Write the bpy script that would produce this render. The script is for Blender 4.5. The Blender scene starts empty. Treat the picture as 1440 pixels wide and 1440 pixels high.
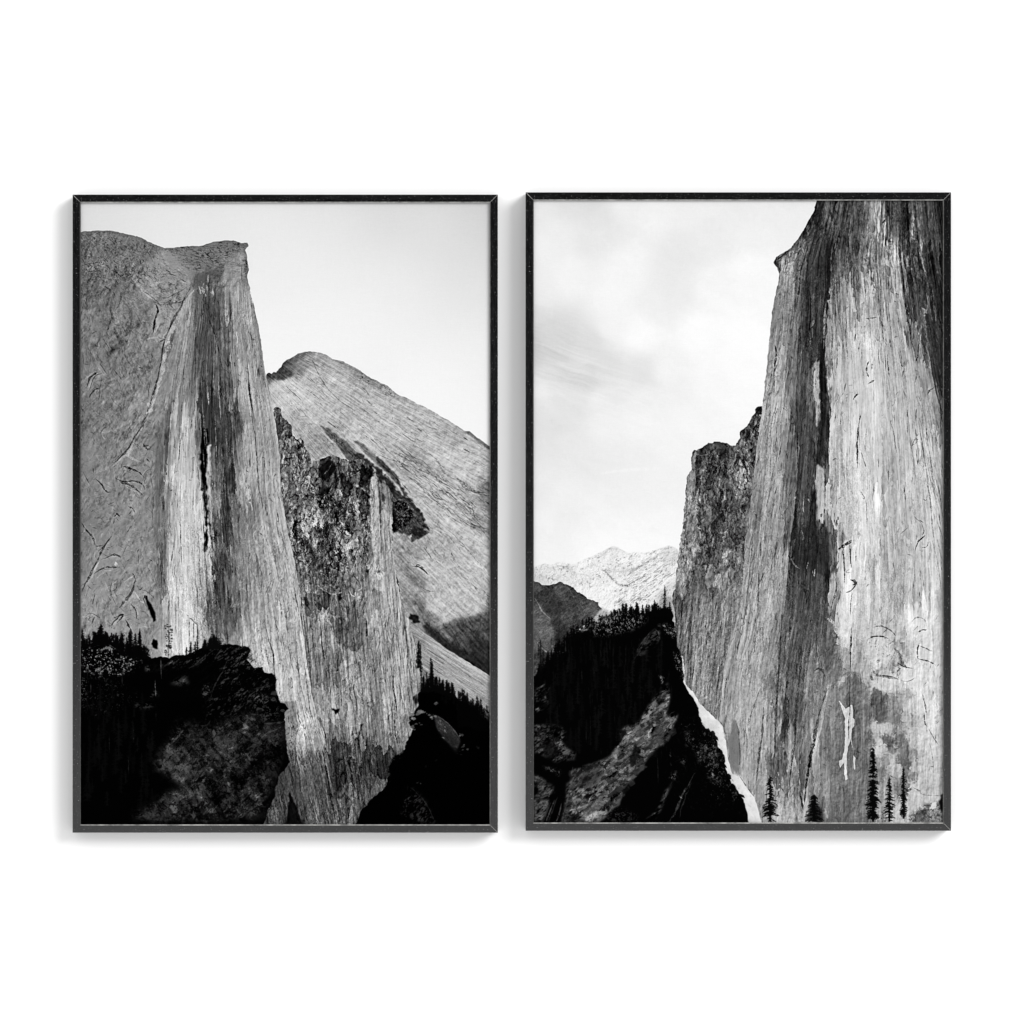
# Two black framed mountain prints hanging on a white wall.
# Part 1: a small painting kit (numpy); part 2: the two pictures; part 3: the scene.
import numpy as np, math, random
S = 2.0
_tc = {}
def tex(seed, beta):
    k = (seed, beta)
    if k not in _tc:
        n = 1024
        r = np.random.RandomState(seed)
        f = np.fft.rfft2(r.randn(n, n))
        kx = np.fft.rfftfreq(n)[None, :]; ky = np.fft.fftfreq(n)[:, None]
        q = np.sqrt(kx*kx + ky*ky); q[0, 0] = 1
        a = (q + 1/160.) ** (-beta); a[0, 0] = 0
        t = np.fft.irfft2(f*a, (n, n)); t /= t.std()
        _tc[k] = t.astype(np.float32)
    return _tc[k]
def noise(u, v, seed=1, beta=1.0):
    t = tex(seed, beta); n = 1024
    u = np.asarray(u, np.float32) % n; v = np.asarray(v, np.float32) % n
    i = u.astype(np.int32); j = v.astype(np.int32)
    fu = u - i; fv = v - j
    i &= n-1; j &= n-1; i2 = (i+1) & (n-1); j2 = (j+1) & (n-1)
    return (t[j, i]*(1-fu)+t[j, i2]*fu)*(1-fv) + (t[j2, i]*(1-fu)+t[j2, i2]*fu)*fv
def cells(u, v, seed=1):
    # jittered-grid cells: random value per cell, a tilt across it, and the distance to its border
    r = np.random.RandomState(seed); n = 64
    jx = r.rand(n, n).astype(np.float32); jy = r.rand(n, n).astype(np.float32); jv = r.randn(n, n).astype(np.float32); jt = r.rand(n, n).astype(np.float32)*6.283
    iu = np.floor(u).astype(np.int32); iv = np.floor(v).astype(np.int32)
    d1 = np.full(u.shape, 9., np.float32); d2 = d1.copy(); val = np.zeros(u.shape, np.float32); cx = val.copy(); cy = val.copy()
    for b in (-1, 0, 1):
        for a in (-1, 0, 1):
            i = (iu+a) & (n-1); j = (iv+b) & (n-1)
            ex = iu+a+jx[j, i]-u; ey = iv+b+jy[j, i]-v
            d = ex*ex+ey*ey
            w = d < d1
            d2 = np.where(w, d1, np.minimum(d2, d)); d1 = np.where(w, d, d1)
            t = jt[j, i]
            cx = np.where(w, ex, cx); cy = np.where(w, ey, cy)
            val = np.where(w, jv[j, i]*.8+(ex*np.cos(t)+ey*np.sin(t))*1.3, val)
    return val, np.sqrt(d2)-np.sqrt(d1), cx, cy
def relief(u, v, seed, beta=1.7, su=1.2, sv=1.2):
    # side-lit bumps: the slope of a smooth random height field
    e = noise(u+su, v+sv, seed, beta)-noise(u, v, seed, beta)
    return e/(e.std()+1e-6)
def lines(n, w):
    return np.exp(-(n/w)**2)
def box(a, r):
    # box blur radius r px along both axes
    if r < 1: return a
    for ax in (0, 1):
        p = np.pad(a, [(r+1, r) if k == ax else (0, 0) for k in (0, 1)], mode='edge')
        c = np.cumsum(p, axis=ax, dtype=np.float64)
        n = a.shape[ax]
        hi = np.take(c, np.arange(2*r+1, 2*r+1+n), axis=ax); lo = np.take(c, np.arange(0, n), axis=ax)
        a = ((hi-lo)/(2*r+1)).astype(np.float32)
    return a
def blur(a, s):
    r = max(1, int(round(s*0.9))) if s >= .6 else 0
    for _ in range(3 if r else 0): a = box(a, r)
    return a
def sm(pts, k=6):
    p = [pts[0]] + list(pts) + [pts[-1]]; o = []
    for i in range(1, len(p)-2):
        a, b, c, d = [np.array(q, float) for q in p[i-1:i+3]]
        for t in np.linspace(0, 1, k, endpoint=False):
            o.append(.5*(2*b+(c-a)*t+(2*a-5*b+4*c-d)*t*t+(3*b-a-3*c+d)*t**3))
    o.append(np.array(pts[-1], float)); return o
def lerp(a, b, m): return a + (b-a)*m
class Pic:
    def __init__(s, x0, y0, x1, y1, seed):
        s.x0, s.y0 = x0, y0
        s.W = int(round((x1-x0)*S)); s.H = int(round((y1-y0)*S))
        s.X, s.Y = np.meshgrid((np.arange(s.W)+.5)/S+x0, (np.arange(s.H)+.5)/S+y0)
        s.X = s.X.astype(np.float32); s.Y = s.Y.astype(np.float32)
        s.T = np.zeros((s.H, s.W), np.float32); s.N = np.zeros_like(s.T)
        s.D = None; s.clip = None; s.rn = random.Random(seed); s.np = np.random.RandomState(seed)
    def rough(s, pts, amp, step=2.0, closed=True):
        P = [np.array(p, float) for p in pts]; o = []
        n = len(P)
        for i in range(n if closed else n-1):
            a, b = P[i], P[(i+1) % n]; L = np.hypot(*(b-a)); m = max(1, int(L/step))
            for t in range(m): o.append(a+(b-a)*t/m)
        if not closed: o.append(P[-1])
        o = np.array(o); m = len(o)
        d = np.zeros((m, 2))
        for sc, am in ((1, .5), (3, .7), (9, .6)):
            g = s.np.randn(m//sc+2, 2)
            xs = np.linspace(0, m/sc, m)
            for c in (0, 1): d[:, c] += am*np.interp(xs, np.arange(m//sc+2), g[:, c])
        return o + d*amp
    def mask(s, pts, rough=0, bl=0, extra=0):
        if rough: pts = s.rough(pts, rough)
        P = (np.array(pts, float) - [s.x0, s.y0])*S
        pad = int(bl*S*3+extra*S)+2
        xa = max(0, int(P[:, 0].min())-pad); xb = min(s.W, int(P[:, 0].max())+pad+1)
        ya = max(0, int(P[:, 1].min())-pad); yb = min(s.H, int(P[:, 1].max())+pad+1)
        if xb <= xa or yb <= ya: return None
        SS = 3
        ys = (np.arange((yb-ya)*SS)+.5)/SS + ya
        Q = np.roll(P, -1, 0)
        y0, y1 = P[:, 1], Q[:, 1]
        dy = np.where(y1 == y0, 1e-9, y1-y0)
        hit = ((y0[:, None] <= ys) != (y1[:, None] <= ys))
        t = (ys - y0[:, None])/dy[:, None]
        xs = np.where(hit, P[:, 0][:, None] + t*(Q[:, 0]-P[:, 0])[:, None], 1e9)
        k = int(hit.sum(0).max()) if hit.size else 0
        if k >= 2: xs = np.sort(xs, 0)[:k] if k > 8 or xs.shape[0] < 400 else np.partition(xs, k-1, 0)[:k]; xs = np.sort(xs, 0)
        px = np.arange(xa, xb)[None, :]
        cov = np.zeros((len(ys), xb-xa), np.float32)
        for i in range(0, k-1, 2):
            ok = xs[i+1] < 1e8
            if not ok.any(): break
            a = xs[i][ok][:, None]; b = xs[i+1][ok][:, None]
            cov[ok] += np.clip(b-px, 0, 1)-np.clip(a-px, 0, 1)
        m = cov.reshape(yb-ya, SS, xb-xa).mean(1)
        if bl: m = blur(m, bl*S)
        return (slice(ya, yb), slice(xa, xb)), np.clip(m, 0, 1)
    def dispm(s, sl, m):
        # push a mask through the current displacement field (nearest sample)
        if s.D is None: return m
        dx, dy = s.D[0][sl]*S, s.D[1][sl]*S
        h, w = m.shape
        jj = np.clip(np.arange(h)[:, None]+dy, 0, h-1).astype(np.int32); ii = np.clip(np.arange(w)[None, :]+dx, 0, w-1).astype(np.int32)
        return m[jj, ii]
    def warp(s, a, dx, dy):
        j = np.clip(np.arange(s.H)[:, None]+dy*S, 0, s.H-1).astype(np.int32); i = np.clip(np.arange(s.W)[None, :]+dx*S, 0, s.W-1).astype(np.int32)
        return a[j, i]
    def field(s, pts, ky=1.0, soft=6., p=3.2):
        q = 6
        gx = np.linspace(s.x0, s.x0+s.W/S, s.W//q+2); gy = np.linspace(s.y0, s.y0+s.H/S, s.H//q+2)
        GX, GY = np.meshgrid(gx, gy)
        n = np.zeros_like(GX); d = np.zeros_like(GX)
        for (x, y, v) in pts:
            w = 1/((GX-x)**2+((GY-y)*ky)**2+soft*soft)**p
            n += w*v; d += w
        g = n/d
        fx = (np.arange(s.W)+.5)/s.W*(len(gx)-1); fy = (np.arange(s.H)+.5)/s.H*(len(gy)-1)
        i = np.minimum(fx.astype(int), len(gx)-2); j = np.minimum(fy.astype(int), len(gy)-2)
        a = (fx-i)[None, :]; b = (fy-j)[:, None]
        g = (g[j][:, i]*(1-a)+g[j][:, i+1]*a)*(1-b)+(g[j+1][:, i]*(1-a)+g[j+1][:, i+1]*a)*b
        return g.astype(np.float32)
    def region(s, pts, T, N, rough=.6, bl=0.25):
        m = s.mask(pts, rough, bl); sl, k = m
        s.T[sl] = lerp(s.T[sl], T[sl] if isinstance(T, np.ndarray) else T, k)
        s.N[sl] = lerp(s.N[sl], N[sl] if isinstance(N, np.ndarray) else N, k)
        s.clip = np.zeros_like(s.T); s.clip[sl] = k
    def patch(s, pts, tone, a=1., bl=1.5, rough=.8, warp=0):
        soft = s.D is not None and bl >= 1.4
        m = s.mask(pts, rough, bl*.7, 18 if soft else 0)
        if m:
            sl, k = m; k = s.dispm(sl, k) if soft else k
            if s.clip is not None: k = k*s.clip[sl]
            s.T[sl] = lerp(s.T[sl], tone, k*a)
    def bake(s, lo=60., g=1.0):
        # add grain texture scaled by tone
        s.clip = None; s.T = s.T + s.N*np.clip(s.T/lo, .02, 1.15)*g
    def stroke(s, pts, w, tone, a=1., rough=.35, smooth=True, bl=.2, w1=None, lit=True):
        if lit and w1 is None and tone < 100 and a > .45 and s.clip is not None:
            i = int((pts[0][0]-s.x0)*S); j = int((pts[0][1]-s.y0)*S)
            b = float(s.T[min(max(j, 0), s.H-1), min(max(i, 0), s.W-1)])
            s.stroke([(x+w*.5+.3, y+w*.3+.4) for x, y in pts], w*.9, min(235, b+38), a*.55, rough, smooth, .3, None, False)
        P = np.array(sm(pts) if smooth and len(pts) > 2 else pts, float)
        if rough: P = s.rough(P, rough, 2.5, False)
        d = np.gradient(P, axis=0); L = np.hypot(d[:, 0], d[:, 1])+1e-9
        nrm = np.stack([-d[:, 1]/L, d[:, 0]/L], 1)
        t = np.linspace(0, 1, len(P)); brk = w1 is None
        ww = w*.82*np.minimum(1, np.minimum(t, 1-t)*3.2+.12) if brk else lerp(w, w1, t)
        ww = ww*np.clip(1+.4*s.np.randn(len(P)), .25, 2)
        o = nrm*(ww/2)[:, None]
        m = s.mask(np.concatenate([P+o, (P-o)[::-1]]), 0, bl)
        if m:
            sl, k = m
            if s.clip is not None: k = k*s.clip[sl]
            if brk: k = k*np.clip(.85+.45*noise(s.X[sl]*1.6, s.Y[sl]*1.6, 301, .6), .1, 1)
            s.T[sl] = lerp(s.T[sl], tone, k*a)
    def hatch(s, pts, n, ang, L, w, f, a=.7, curve=.15, jit=.12):
        # many short thin strokes following a direction, each darker or lighter than what it crosses
        m = s.mask(pts)
        if m is None: return
        sl, k = m; h, ww = k.shape; r = s.rn; c = 0; tries = 0
        while c < n and tries < n*12:
            tries += 1
            j = r.randrange(h); i = r.randrange(ww)
            if k[j, i] < .5: continue
            c += 1
            jj = j+sl[0].start; ii = i+sl[1].start
            x = s.x0+ii/S; y = s.y0+jj/S
            t = ang(x, y) if callable(ang) else ang
            t += r.gauss(0, jit); l = r.uniform(*L); l *= r.random()**1.2+.2
            cv = r.gauss(0, curve)
            p0 = (x-math.cos(t-cv)*l/2, y-math.sin(t-cv)*l/2); p2 = (x+math.cos(t+cv)*l/2, y+math.sin(t+cv)*l/2)
            tone = float(s.T[jj, ii])*r.uniform(*f)
            s.stroke([p0, (x, y), p2], r.uniform(*w), min(tone, 235), a*r.uniform(.4, 1), .4, lit=False)
    def flakes(s, pts, n, w, h, ang, f=(.82, 1.2), a=.6):
        # angular plates split off the face: an offset tone with one shadowed and one lit side
        m = s.mask(pts)
        if m is None: return
        sl, k = m; hh, ww = k.shape; r = s.rn; c = 0; tries = 0
        while c < n and tries < n*12:
            tries += 1
            j = r.randrange(hh); i = r.randrange(ww)
            if k[j, i] < .5: continue
            c += 1
            jj = j+sl[0].start; ii = i+sl[1].start; x = s.x0+ii/S; y = s.y0+jj/S
            t = (ang(x, y) if callable(ang) else ang)+r.gauss(0, .06)
            L = r.uniform(*h)*(.3+.7*r.random()**1.5); W = r.uniform(*w)
            dx, dy = math.cos(t), math.sin(t); nx, ny = -dy, dx
            if nx > 0: nx, ny = -nx, -ny
            b = float(s.T[jj, ii]); sk = r.uniform(-.5, .5)
            A = (x-dx*L/2, y-dy*L/2); B = (x+dx*L/2, y+dy*L/2)
            A2 = (A[0]-nx*W+dx*W*sk*2, A[1]-ny*W+dy*W*sk*2); B2 = (B[0]-nx*W*r.uniform(.3, 1), B[1]-ny*W+dy*W*sk)
            s.patch([A, A2, ((A2[0]+B2[0])/2-nx*r.uniform(-.3, .5), (A2[1]+B2[1])/2), B2, B], min(232, b*r.uniform(*f)), a*r.uniform(.5, 1), .25, .45)
            s.stroke([A, A2] if r.random() < .6 else [A2, B2], r.uniform(.9, 1.8), b*r.uniform(.25, .6), .8, .4, lit=False)
            if r.random() < .5: s.stroke([A, B], r.uniform(.7, 1.3), min(235, b*1.25), .6, .3, lit=False)
    def speck(s, pts, u, v, seed, beta, thr, soft, tone, a=1., bl=3, amp=0, seed2=77):
        # noise-thresholded blotches inside a soft polygon
        m = s.mask(pts, 1., bl)
        if not m: return
        sl, k = m
        n = noise(u[sl], v[sl], seed, beta)
        w = np.clip((n-thr)/soft, 0, 1)*k*a
        if s.clip is not None: w = w*s.clip[sl]
        t = tone + amp*noise(s.X[sl]*1.3, s.Y[sl]*1.3, seed2, .6) if amp else tone
        s.T[sl] = lerp(s.T[sl], np.clip(t, 0, 255), w)
    def conifer(s, x, yt, yb, w, tone=4, dens=1., lean=0., gap=.15, crown=.05, a=1.):
        r = s.rn; h = yb-yt
        s.stroke([(x+lean, yt), (x+lean*.5, (yt+yb)/2), (x, yb)], .6, tone, a, .15, w1=max(1., w*.14))
        n = int(h*1.15*dens)
        for i in range(n):
            t = (i+r.random())/n
            if t < crown or r.random() < gap: continue
            y = yt+t*h*.97
            L = w*.5*(.12+.95*t**.75)*(.45+.75*r.random())
            if t > .85: L *= .8
            sd = 1 if (i & 1) else -1
            cx = x+lean*(1-t)
            dr = L*(.15+.35*r.random())
            s.stroke([(cx, y), (cx+sd*L*.55, y+dr*.4), (cx+sd*L, y+dr)], max(1.1, h*.026*(.7+.7*r.random())+.5), tone, a, .45, w1=.7)
            if r.random() < .5: s.patch([(cx-L*.35, y+1), (cx, y-1.2), (cx+L*.4, y+.6), (cx+L*.1, y+2)], tone, .9*a, .35, .6)
    def sharpen(s, a=.7, r=1.0):
        s.T = s.T + a*(s.T-blur(s.T, r*S))
    def clarity(s, a=.4, r=3.5):
        s.T = s.T + a*(s.T-blur(s.T, r*S))*np.clip((222-s.T)/40, 0, 1)
    def out(s):
        return np.clip(s.T, 0, 255)
def make_cliff():
    P = Pic(112, 284, 690, 1161, 11); X, Y = P.X, P.Y
    # ---------- sky
    sky = P.field([(112,290,224),(220,290,230),(300,290,232),(430,290,228),(560,290,218),(690,290,205),(112,320,227),(250,330,238),(400,340,238),(600,330,226),(690,340,218),(400,390,243),(560,400,240),(690,400,231),(450,480,248),(600,550,250),(690,600,248),(690,500,243),(380,500,249),(520,470,246)], soft=75, p=2.2)
    P.T[:] = sky
    P.N[:] = noise(X*.35, Y*3, 5, .4)*.9 + noise(X*3, Y*.35, 6, .4)*.6
    # ---------- far dome (polar streaks about an apex up left)
    dome = [(374,528),(378,525),(381,526.5),(384,524),(388,524.5),(392,519),(395,516),(397,511),(402.5,506),(411,502.5),(421,497),(428,494.5),(434,493.5),(444,494.6),(459,499),(467,504.6),(479.6,507),(494,514),(506.7,520.6),(517,529),(531.7,536),(544,542.5),(556.7,553),(571,559),(596,571.7),(615,582),(640,596.7),(654.6,606),(661,606),(667,613),(690,628),(700,960),(590,960),(540,800),(370,700)]
    R = np.hypot(X-212, Y-362); th = np.arctan2(Y-362, X-212)
    w1 = noise(X*.25, Y*.25, 21, 1.6)*.003
    u = (th+w1)*430
    fl = noise(u*1.5, R*.16, 22, .7)*9 + noise(u*.8, R*.1, 23, 1.0)*5 - lines(noise(u*1.3, R*.06, 24, .9), .07)*18*np.clip(noise(X*.4, Y*.4, 25, 1.2)+.3, 0, 1.3) + noise(X*1.6, Y*1.6, 26, .5)*8 + noise(X*.7,Y*.7,27,1.0)*6
    T = P.field([(385,524,70),(430,500,120),(418,507,115),(405,512,95),(396,520,70),(450,505,140),(470,512,150),(500,525,150),(445,530,160),(475,545,165),(500,565,160),(430,560,172),(395,540,178),(410,550,178),(410,580,165),(400,570,175),(440,580,165),(425,600,158),(440,620,140),(460,560,165),(540,575,165),(560,600,168),(520,610,165),(620,640,170),(580,580,165),(680,655,165),(640,620,160),(600,680,172),(560,645,160),(540,625,165),(580,650,140),(600,665,150),(620,680,165),(640,700,172),(655,672,178),(665,690,165),(680,692,95),(660,683,150),(690,705,120),(670,710,150),(680,730,132),(650,720,160),(640,740,172),(660,760,172),(600,740,165),(660,790,175),(590,765,140),(600,800,172),(570,775,135),(640,820,168),(620,770,165),(610,850,172),(665,855,172),(635,868,165),(600,830,160),(680,870,90),(650,885,90),(685,900,60),(600,870,120),(590,845,120),(578,800,140),(590,820,130)], soft=9)
    T = T*1.04+16
    m1, n1, hx, hy = cells(u/9+noise(X*.3,Y*.3,164,1.2)*.25, R/46, 7)
    fl = fl*.3 + m1*3 - np.exp(-(n1/.05)**2)*16*np.clip(noise(X*.35,Y*.35,163,1.2),0,1.4) + relief(X*.5, Y*.5, 162, 1.5)*6 + relief(u*1.3, R*.22, 177, 1.5, 1.2, .4)*8 + relief(X*1.1, Y*1.1, 178, 1.2)*4
    P.region(dome, T, fl, .5)
    md = lambda x, y: math.atan2(y-362, x-212)
    P.hatch([(400,545),(430,500),(470,510),(560,556),(640,600),(690,632),(690,860),(600,780),(560,690),(480,610)], 260, md, (5, 34), (.7, 1.5), (.5, .82), .75)
    P.hatch([(400,545),(430,500),(470,510),(560,556),(640,600),(690,632),(690,860),(600,780),(560,690),(480,610)], 150, md, (6, 30), (.7, 1.4), (1.08, 1.25), .7)
    P.hatch([(540,625),(600,650),(650,690),(690,760),(600,700)], 160, md, (12, 45), (.9, 1.6), (.5, .75), .75)
    P.hatch([(400,545),(450,600),(500,650),(440,640),(405,590)], 90, lambda x, y: .5, (6, 24), (.7, 1.2), (.55, .85), .7, .5, .4)
    # knob trees and dark cap on the dome top
    P.patch([(374,529),(378,524),(384,523),(390,521),(397,511),(403,507),(404,516),(413,526),(405,531),(396,532),(390,534),(380,533)], 62, .8, 1.2, 1.3)
    P.patch([(397,513),(406,505),(420,498),(434,494),(424,503),(416,509),(404,515)], 92, .7, 1.2, 1)
    P.patch([(468,505),(480,507),(506,520),(545,545),(580,565),(560,562),(520,542),(490,520)], 118, .5, 3, 1)
    P.speck([(490,510),(520,528),(560,553),(560,562),(520,545),(495,522)], X*1.7, Y*1.7, 31, .7, .9, .4, 60, .7)
    P.patch([(654,606),(661,605.5),(670,614),(690,629),(690,634),(672,622),(660,612)], 105, .7, .8, .5)
    # seams on the dome
    P.patch([(449,596),(458,600),(470,609),(482,616),(492,625),(503,638),(514,648),(522,656),(512,656),(503,648),(492,648),(482,636),(470,622),(458,610)], 92, .85, .7, 1)
    P.patch([(480,622),(490,630),(502,640),(508,648),(500,650),(488,645),(479,632)], 70, .7, .7, 1)
    P.patch([(502,640),(512,646),(522,656),(514,661),(505,653)], 35, .9, 1, 1.2)
    P.patch([(484,614),(497,624),(512,640),(528,656),(545,672),(538,672),(522,660),(507,645),(494,630)], 165, .8, 1, .6)
    P.patch([(499,620),(510,624),(522,636),(534,646),(546,658),(556,670),(566,684),(556,678),(545,668),(532,655),(520,645),(508,632)], 105, .75, .7, 1.2)
    P.patch([(530,643),(540,652),(550,663),(560,678),(552,674),(540,662),(531,651)], 52, .7, 1, 1.6)
    P.patch([(524,658),(535,668),(548,678),(556,688),(546,690),(538,682),(528,672)], 70, .8, .7, 1.2)
    P.patch([(540,666),(543,662),(545,670),(551,678),(558,688),(566,696),(572,699),(579,708),(587,716),(592,727),(597,734),(596,744),(601,746),(598,751),(589,757),(580,757),(570,750),(560,746),(552,752),(551,735),(549,715),(552,697),(545,682)], 45, .9, .7, 1.8)
    P.patch([(552,706),(566,704),(578,714),(580,726),(574,736),(566,743),(552,750),(551,728)], 6, .9, .7, 2)
    P.speck([(554,700),(580,706),(600,735),(600,748),(575,756),(556,748)], X*1.6, Y*1.6, 33, .6, .1, .6, 105, .6, 2)
    P.stroke([(555,772),(565,766),(578,757),(588,749)], 1.2, 165, .6)
    P.stroke([(553,765),(562,755),(575,747)], 2.5, 130, .6)
    P.patch([(580,740),(598,745),(602,750),(590,757),(578,761),(575,752)], 35, .7, .7, 1.5)
    P.hatch([(550,700),(575,703),(597,735),(600,750),(575,757),(553,752)], 150, 1.0, (2, 6), (.8, 1.6), (1.5, 3.2), .6, .6, .8)
    P.hatch([(450,598),(500,635),(545,672),(540,690),(500,650)], 120, 1.4, (2, 7), (.8, 1.5), (.2, .6), .7, .5, .6)
    for pts, w, tt in [([(500,638),(512,648),(524,657),(536,668),(546,678),(553,690),(556,700)],6,38),([(530,644),(541,654),(552,667),(562,682),(570,696),(578,706)],4,60),([(566,697),(580,710),(590,722),(597,736),(602,748)],5,45),([(553,700),(552,720),(552,745)],3,20)]:
        P.stroke(pts, w, tt, .85, 1.5, True, .5, w*.8)
    P.flakes([(430,510),(640,605),(690,640),(690,850),(610,800),(540,660),(420,570)], 60, (1.5, 5), (8, 40), md, (.92, 1.08), .5)
    # dome creases
    for pts, w, t, a in [([(642,672),(655,683),(668,692),(690,698)],5,75,.55),([(646,678),(660,689),(690,694)],4,60,.6),([(598,632),(615,648),(625,665),(640,675)],3,105,.5),([(520,635),(560,650),(600,665),(640,682)],1.5,90,.6),([(645,697),(657,706),(664,712)],1.6,50,.8),([(664,712),(666,722),(669,728)],1.3,70,.7),([(640,723),(660,735),(690,745)],2,85,.7),([(655,730),(672,740),(690,742)],1.5,75,.6),([(598,800),(586,795),(603,808)],2.5,50,.8),([(580,796),(592,798),(603,809)],2.2,38,.85),([(588,822),(600,830),(610,832)],1.7,60,.7),([(400,540),(412,552),(422,562)],1.6,70,.6),([(436,500),(447,522),(460,545),(480,565),(500,578)],1.5,85,.5),([(500,720),(560,690),(640,760),(690,810)],1,100,.0),([(625,740),(650,765),(680,800),(690,812)],1.2,95,.55),([(600,720),(625,748),(660,790)],1.2,110,.45),([(560,700),(600,720),(640,765)],1,120,.3)]:
        P.stroke(pts, w, t, a, .5)
    P.patch([(568,790),(580,800),(592,812),(606,830),(600,836),(585,825),(572,812)], 112, .6, 4, 2)
    P.patch([(584,830),(592,850),(610,870),(625,892),(604,890),(592,870),(582,845)], 112, .75, 4, 2)
    P.patch([(608,885),(640,872),(655,866),(690,866),(690,955),(660,935),(628,914)], 62, .8, 5, 2)
    P.patch([(600,876),(620,893),(650,912),(668,925),(690,930),(690,952),(660,933),(625,910),(598,890)], 28, .75, 3, 1.5)
    P.patch([(655,895),(690,905),(690,948),(665,932)], 32, .7, 4, 1.5)
    P.patch([(612,880),(618,876),(640,900),(632,902)], 120, .5, 2, 1)
    P.patch([(575,860),(580,866),(588,868),(590,876),(582,878),(576,872)], 22, .9, .8, 1.3)
    P.patch([(592,876),(600,880),(612,893),(622,904),(612,900),(598,888)], 40, .8, 1.5, 1.5)
    # pale slab at the lower right
    vs = (Y-877)-(X-578)*.66; us = X+Y*.3
    sl = noise(vs*1.6, us*.12, 41, .8)*14 - lines(noise(vs*1.4, us*.05, 42, .9), .10)*45 + noise(X*1.5, Y*1.5, 43, .5)*8
    P.region([(577,877),(590,885),(612,900),(630,914),(660,933),(690,952),(700,1010),(600,1010),(580,960),(570,920)], P.field([(580,890,150),(620,915,168),(660,945,172),(685,965,170),(600,930,160),(640,960,165),(685,990,150),(590,950,140)]), sl, .4)
    # ---------- central broken cliff
    cl = [(384,575),(390,571.5),(395,574),(399,586),(404,592),(409,599),(412,610),(417,617.5),(424,615.5),(428.5,626),(435,640),(440,649),(452.5,644.6),(467,640.5),(477.5,645),(490,647),(506.7,645),(516,650),(523,657),(526.5,662),(530,668),(536,674),(548,686),(551.5,699),(551,720),(551.5,740),(552.5,772),(556,800),(561,828),(568,855),(577,876),(582,897),(587,922),(592,945),(590,964),(600,990),(600,1060),(600,1060),(600,1175),(380,1175),(380,600)]
    wx = noise(X*1.0, Y*.8, 51, 1.0)*3
    P.D = (noise(X*.9, Y*.6, 50, 1.1)*1.2, noise(X*.9, Y*.4, 49, 1.1)*3)
    q1 = X*.94+Y*.34; q2 = Y*.94-X*.34; q3 = X*.96-Y*.26; q4 = Y*.96+X*.26
    w3 = noise(X*.9, Y*.9, 59, 1.0); w4 = noise(X*.9, Y*.9, 60, 1.0)
    c1, e1, gx, gy = cells((X+w3*.9+noise(Y*.3,X*.1,167,1.2)*2)/8, (Y+w4*1.5)/26, 1); c2, e2 = cells((q3+w4*.6)/4.2, (q4+w3*.9)/13, 2)[:2]; c3, e3 = cells((q1+w3*.5)/2.3, (q2+w4*.6)/5.5, 3)[:2]
    am = np.clip(1+.5*noise(X*.35, Y*.3, 166, 1.2), .35, 1.9)
    rk = am*(c1*20+c2*15+c3*7-np.exp(-(e1/.09)**2)*np.clip(noise(X*.5,Y*.4,165,1)+.5,0,1.3)*48-np.exp(-(e2/.12)**2)*20+np.exp(-((e1-.25)/.07)**2)*lines(noise(X*.5,Y*.3,66,.9),.6)*40+noise(X*1.8, Y*1.5, 56, .4)*6)
    P.D = (gx*8*.75, gy*26*.75)
    rk0 = noise((X+wx)*1.25, Y*.55, 52, .7)*20 + noise((X+wx)*.8, Y*.25, 53, 1.0)*17 - lines(noise((X+wx)*.9, Y*.3, 54, .9), .09)*42 + lines(noise((X-wx)*1.0, Y*.35, 55, .9), .07)*34 + noise(X*2, Y*2, 56, .4)*8
    up = np.clip((880-Y)/120, .35, 1.0)*np.clip(1-(X-520-(Y-700)*.12)/14, .42, 1)
    st = noise((X-Y*.1)*1.3, Y*.07, 57, .8)*12 - lines(noise((X-Y*.1)*1.0, Y*.05, 58, .9), .06)*28
    T = P.field([(390,580,80),(395,600,70),(400,615,85),(405,640,105),(392,640,110),(415,660,100),(420,640,90),(430,640,120),(428,670,120),(440,690,120),(436,720,140),(445,665,80),(460,660,40),(455,680,60),(450,700,45),(458,712,40),(475,665,80),(490,660,95),(505,655,90),(515,660,40),(510,680,70),(515,700,60),(500,690,70),(485,680,50),(480,700,85),(470,720,80),(490,720,95),(505,720,90),(480,740,110),(510,745,95),(500,770,110),(515,770,100),(445,735,165),(436,725,160),(420,700,90),(412,720,85),(415,745,105),(408,765,100),(425,770,80),(440,755,90),(455,750,50),(462,765,55),(450,785,70),(430,795,90),(470,785,75),(485,775,110),(495,800,130),(508,810,120),(440,815,80),(415,790,100),(465,815,85),(480,825,90),(500,845,115),(430,830,130),(450,845,75),(440,860,90),(470,850,95),(490,870,95),(512,840,115),(520,860,150),(430,885,130),(440,910,150),(450,880,150),(450,870,160),(470,880,100),(485,890,95),(500,900,95),(515,890,120),(520,930,140),(440,940,135),(455,920,105),(468,905,130),(475,930,115),(485,945,145),(500,940,150),(510,960,150),(530,935,125),(530,960,125),(470,965,120),(445,965,130),(450,990,155),(465,1000,165),(480,985,150),(500,985,155),(515,1000,140),(530,1000,120),(535,1030,110),(480,1015,150),(500,1015,140),(500,1035,130),(470,1030,110),(515,1040,100),(540,985,165),(545,1010,150),(530,880,160),(535,800,175),(530,740,165),(545,820,175),(550,860,178),(540,900,165),(548,940,168),(565,900,165),(570,940,165),(560,980,165),(575,960,150),(560,1000,160),(565,1020,140),(556,1040,120),(440,1050,85),(455,1045,100),(480,1055,55),(500,1050,70),(530,1060,55),(515,1075,50),(500,1090,65),(520,1100,60),(460,1080,50),(475,1090,38),(480,1120,75),(500,1120,85),(530,1110,95),(515,1125,85),(490,1150,95),(540,1085,35),(550,1060,60)], soft=6)
    T = P.warp(T, P.D[0], P.D[1])
    rk = rk + relief((X+w3)*1.0, (Y+w4)*.5, 179, 1.4)*13
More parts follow.
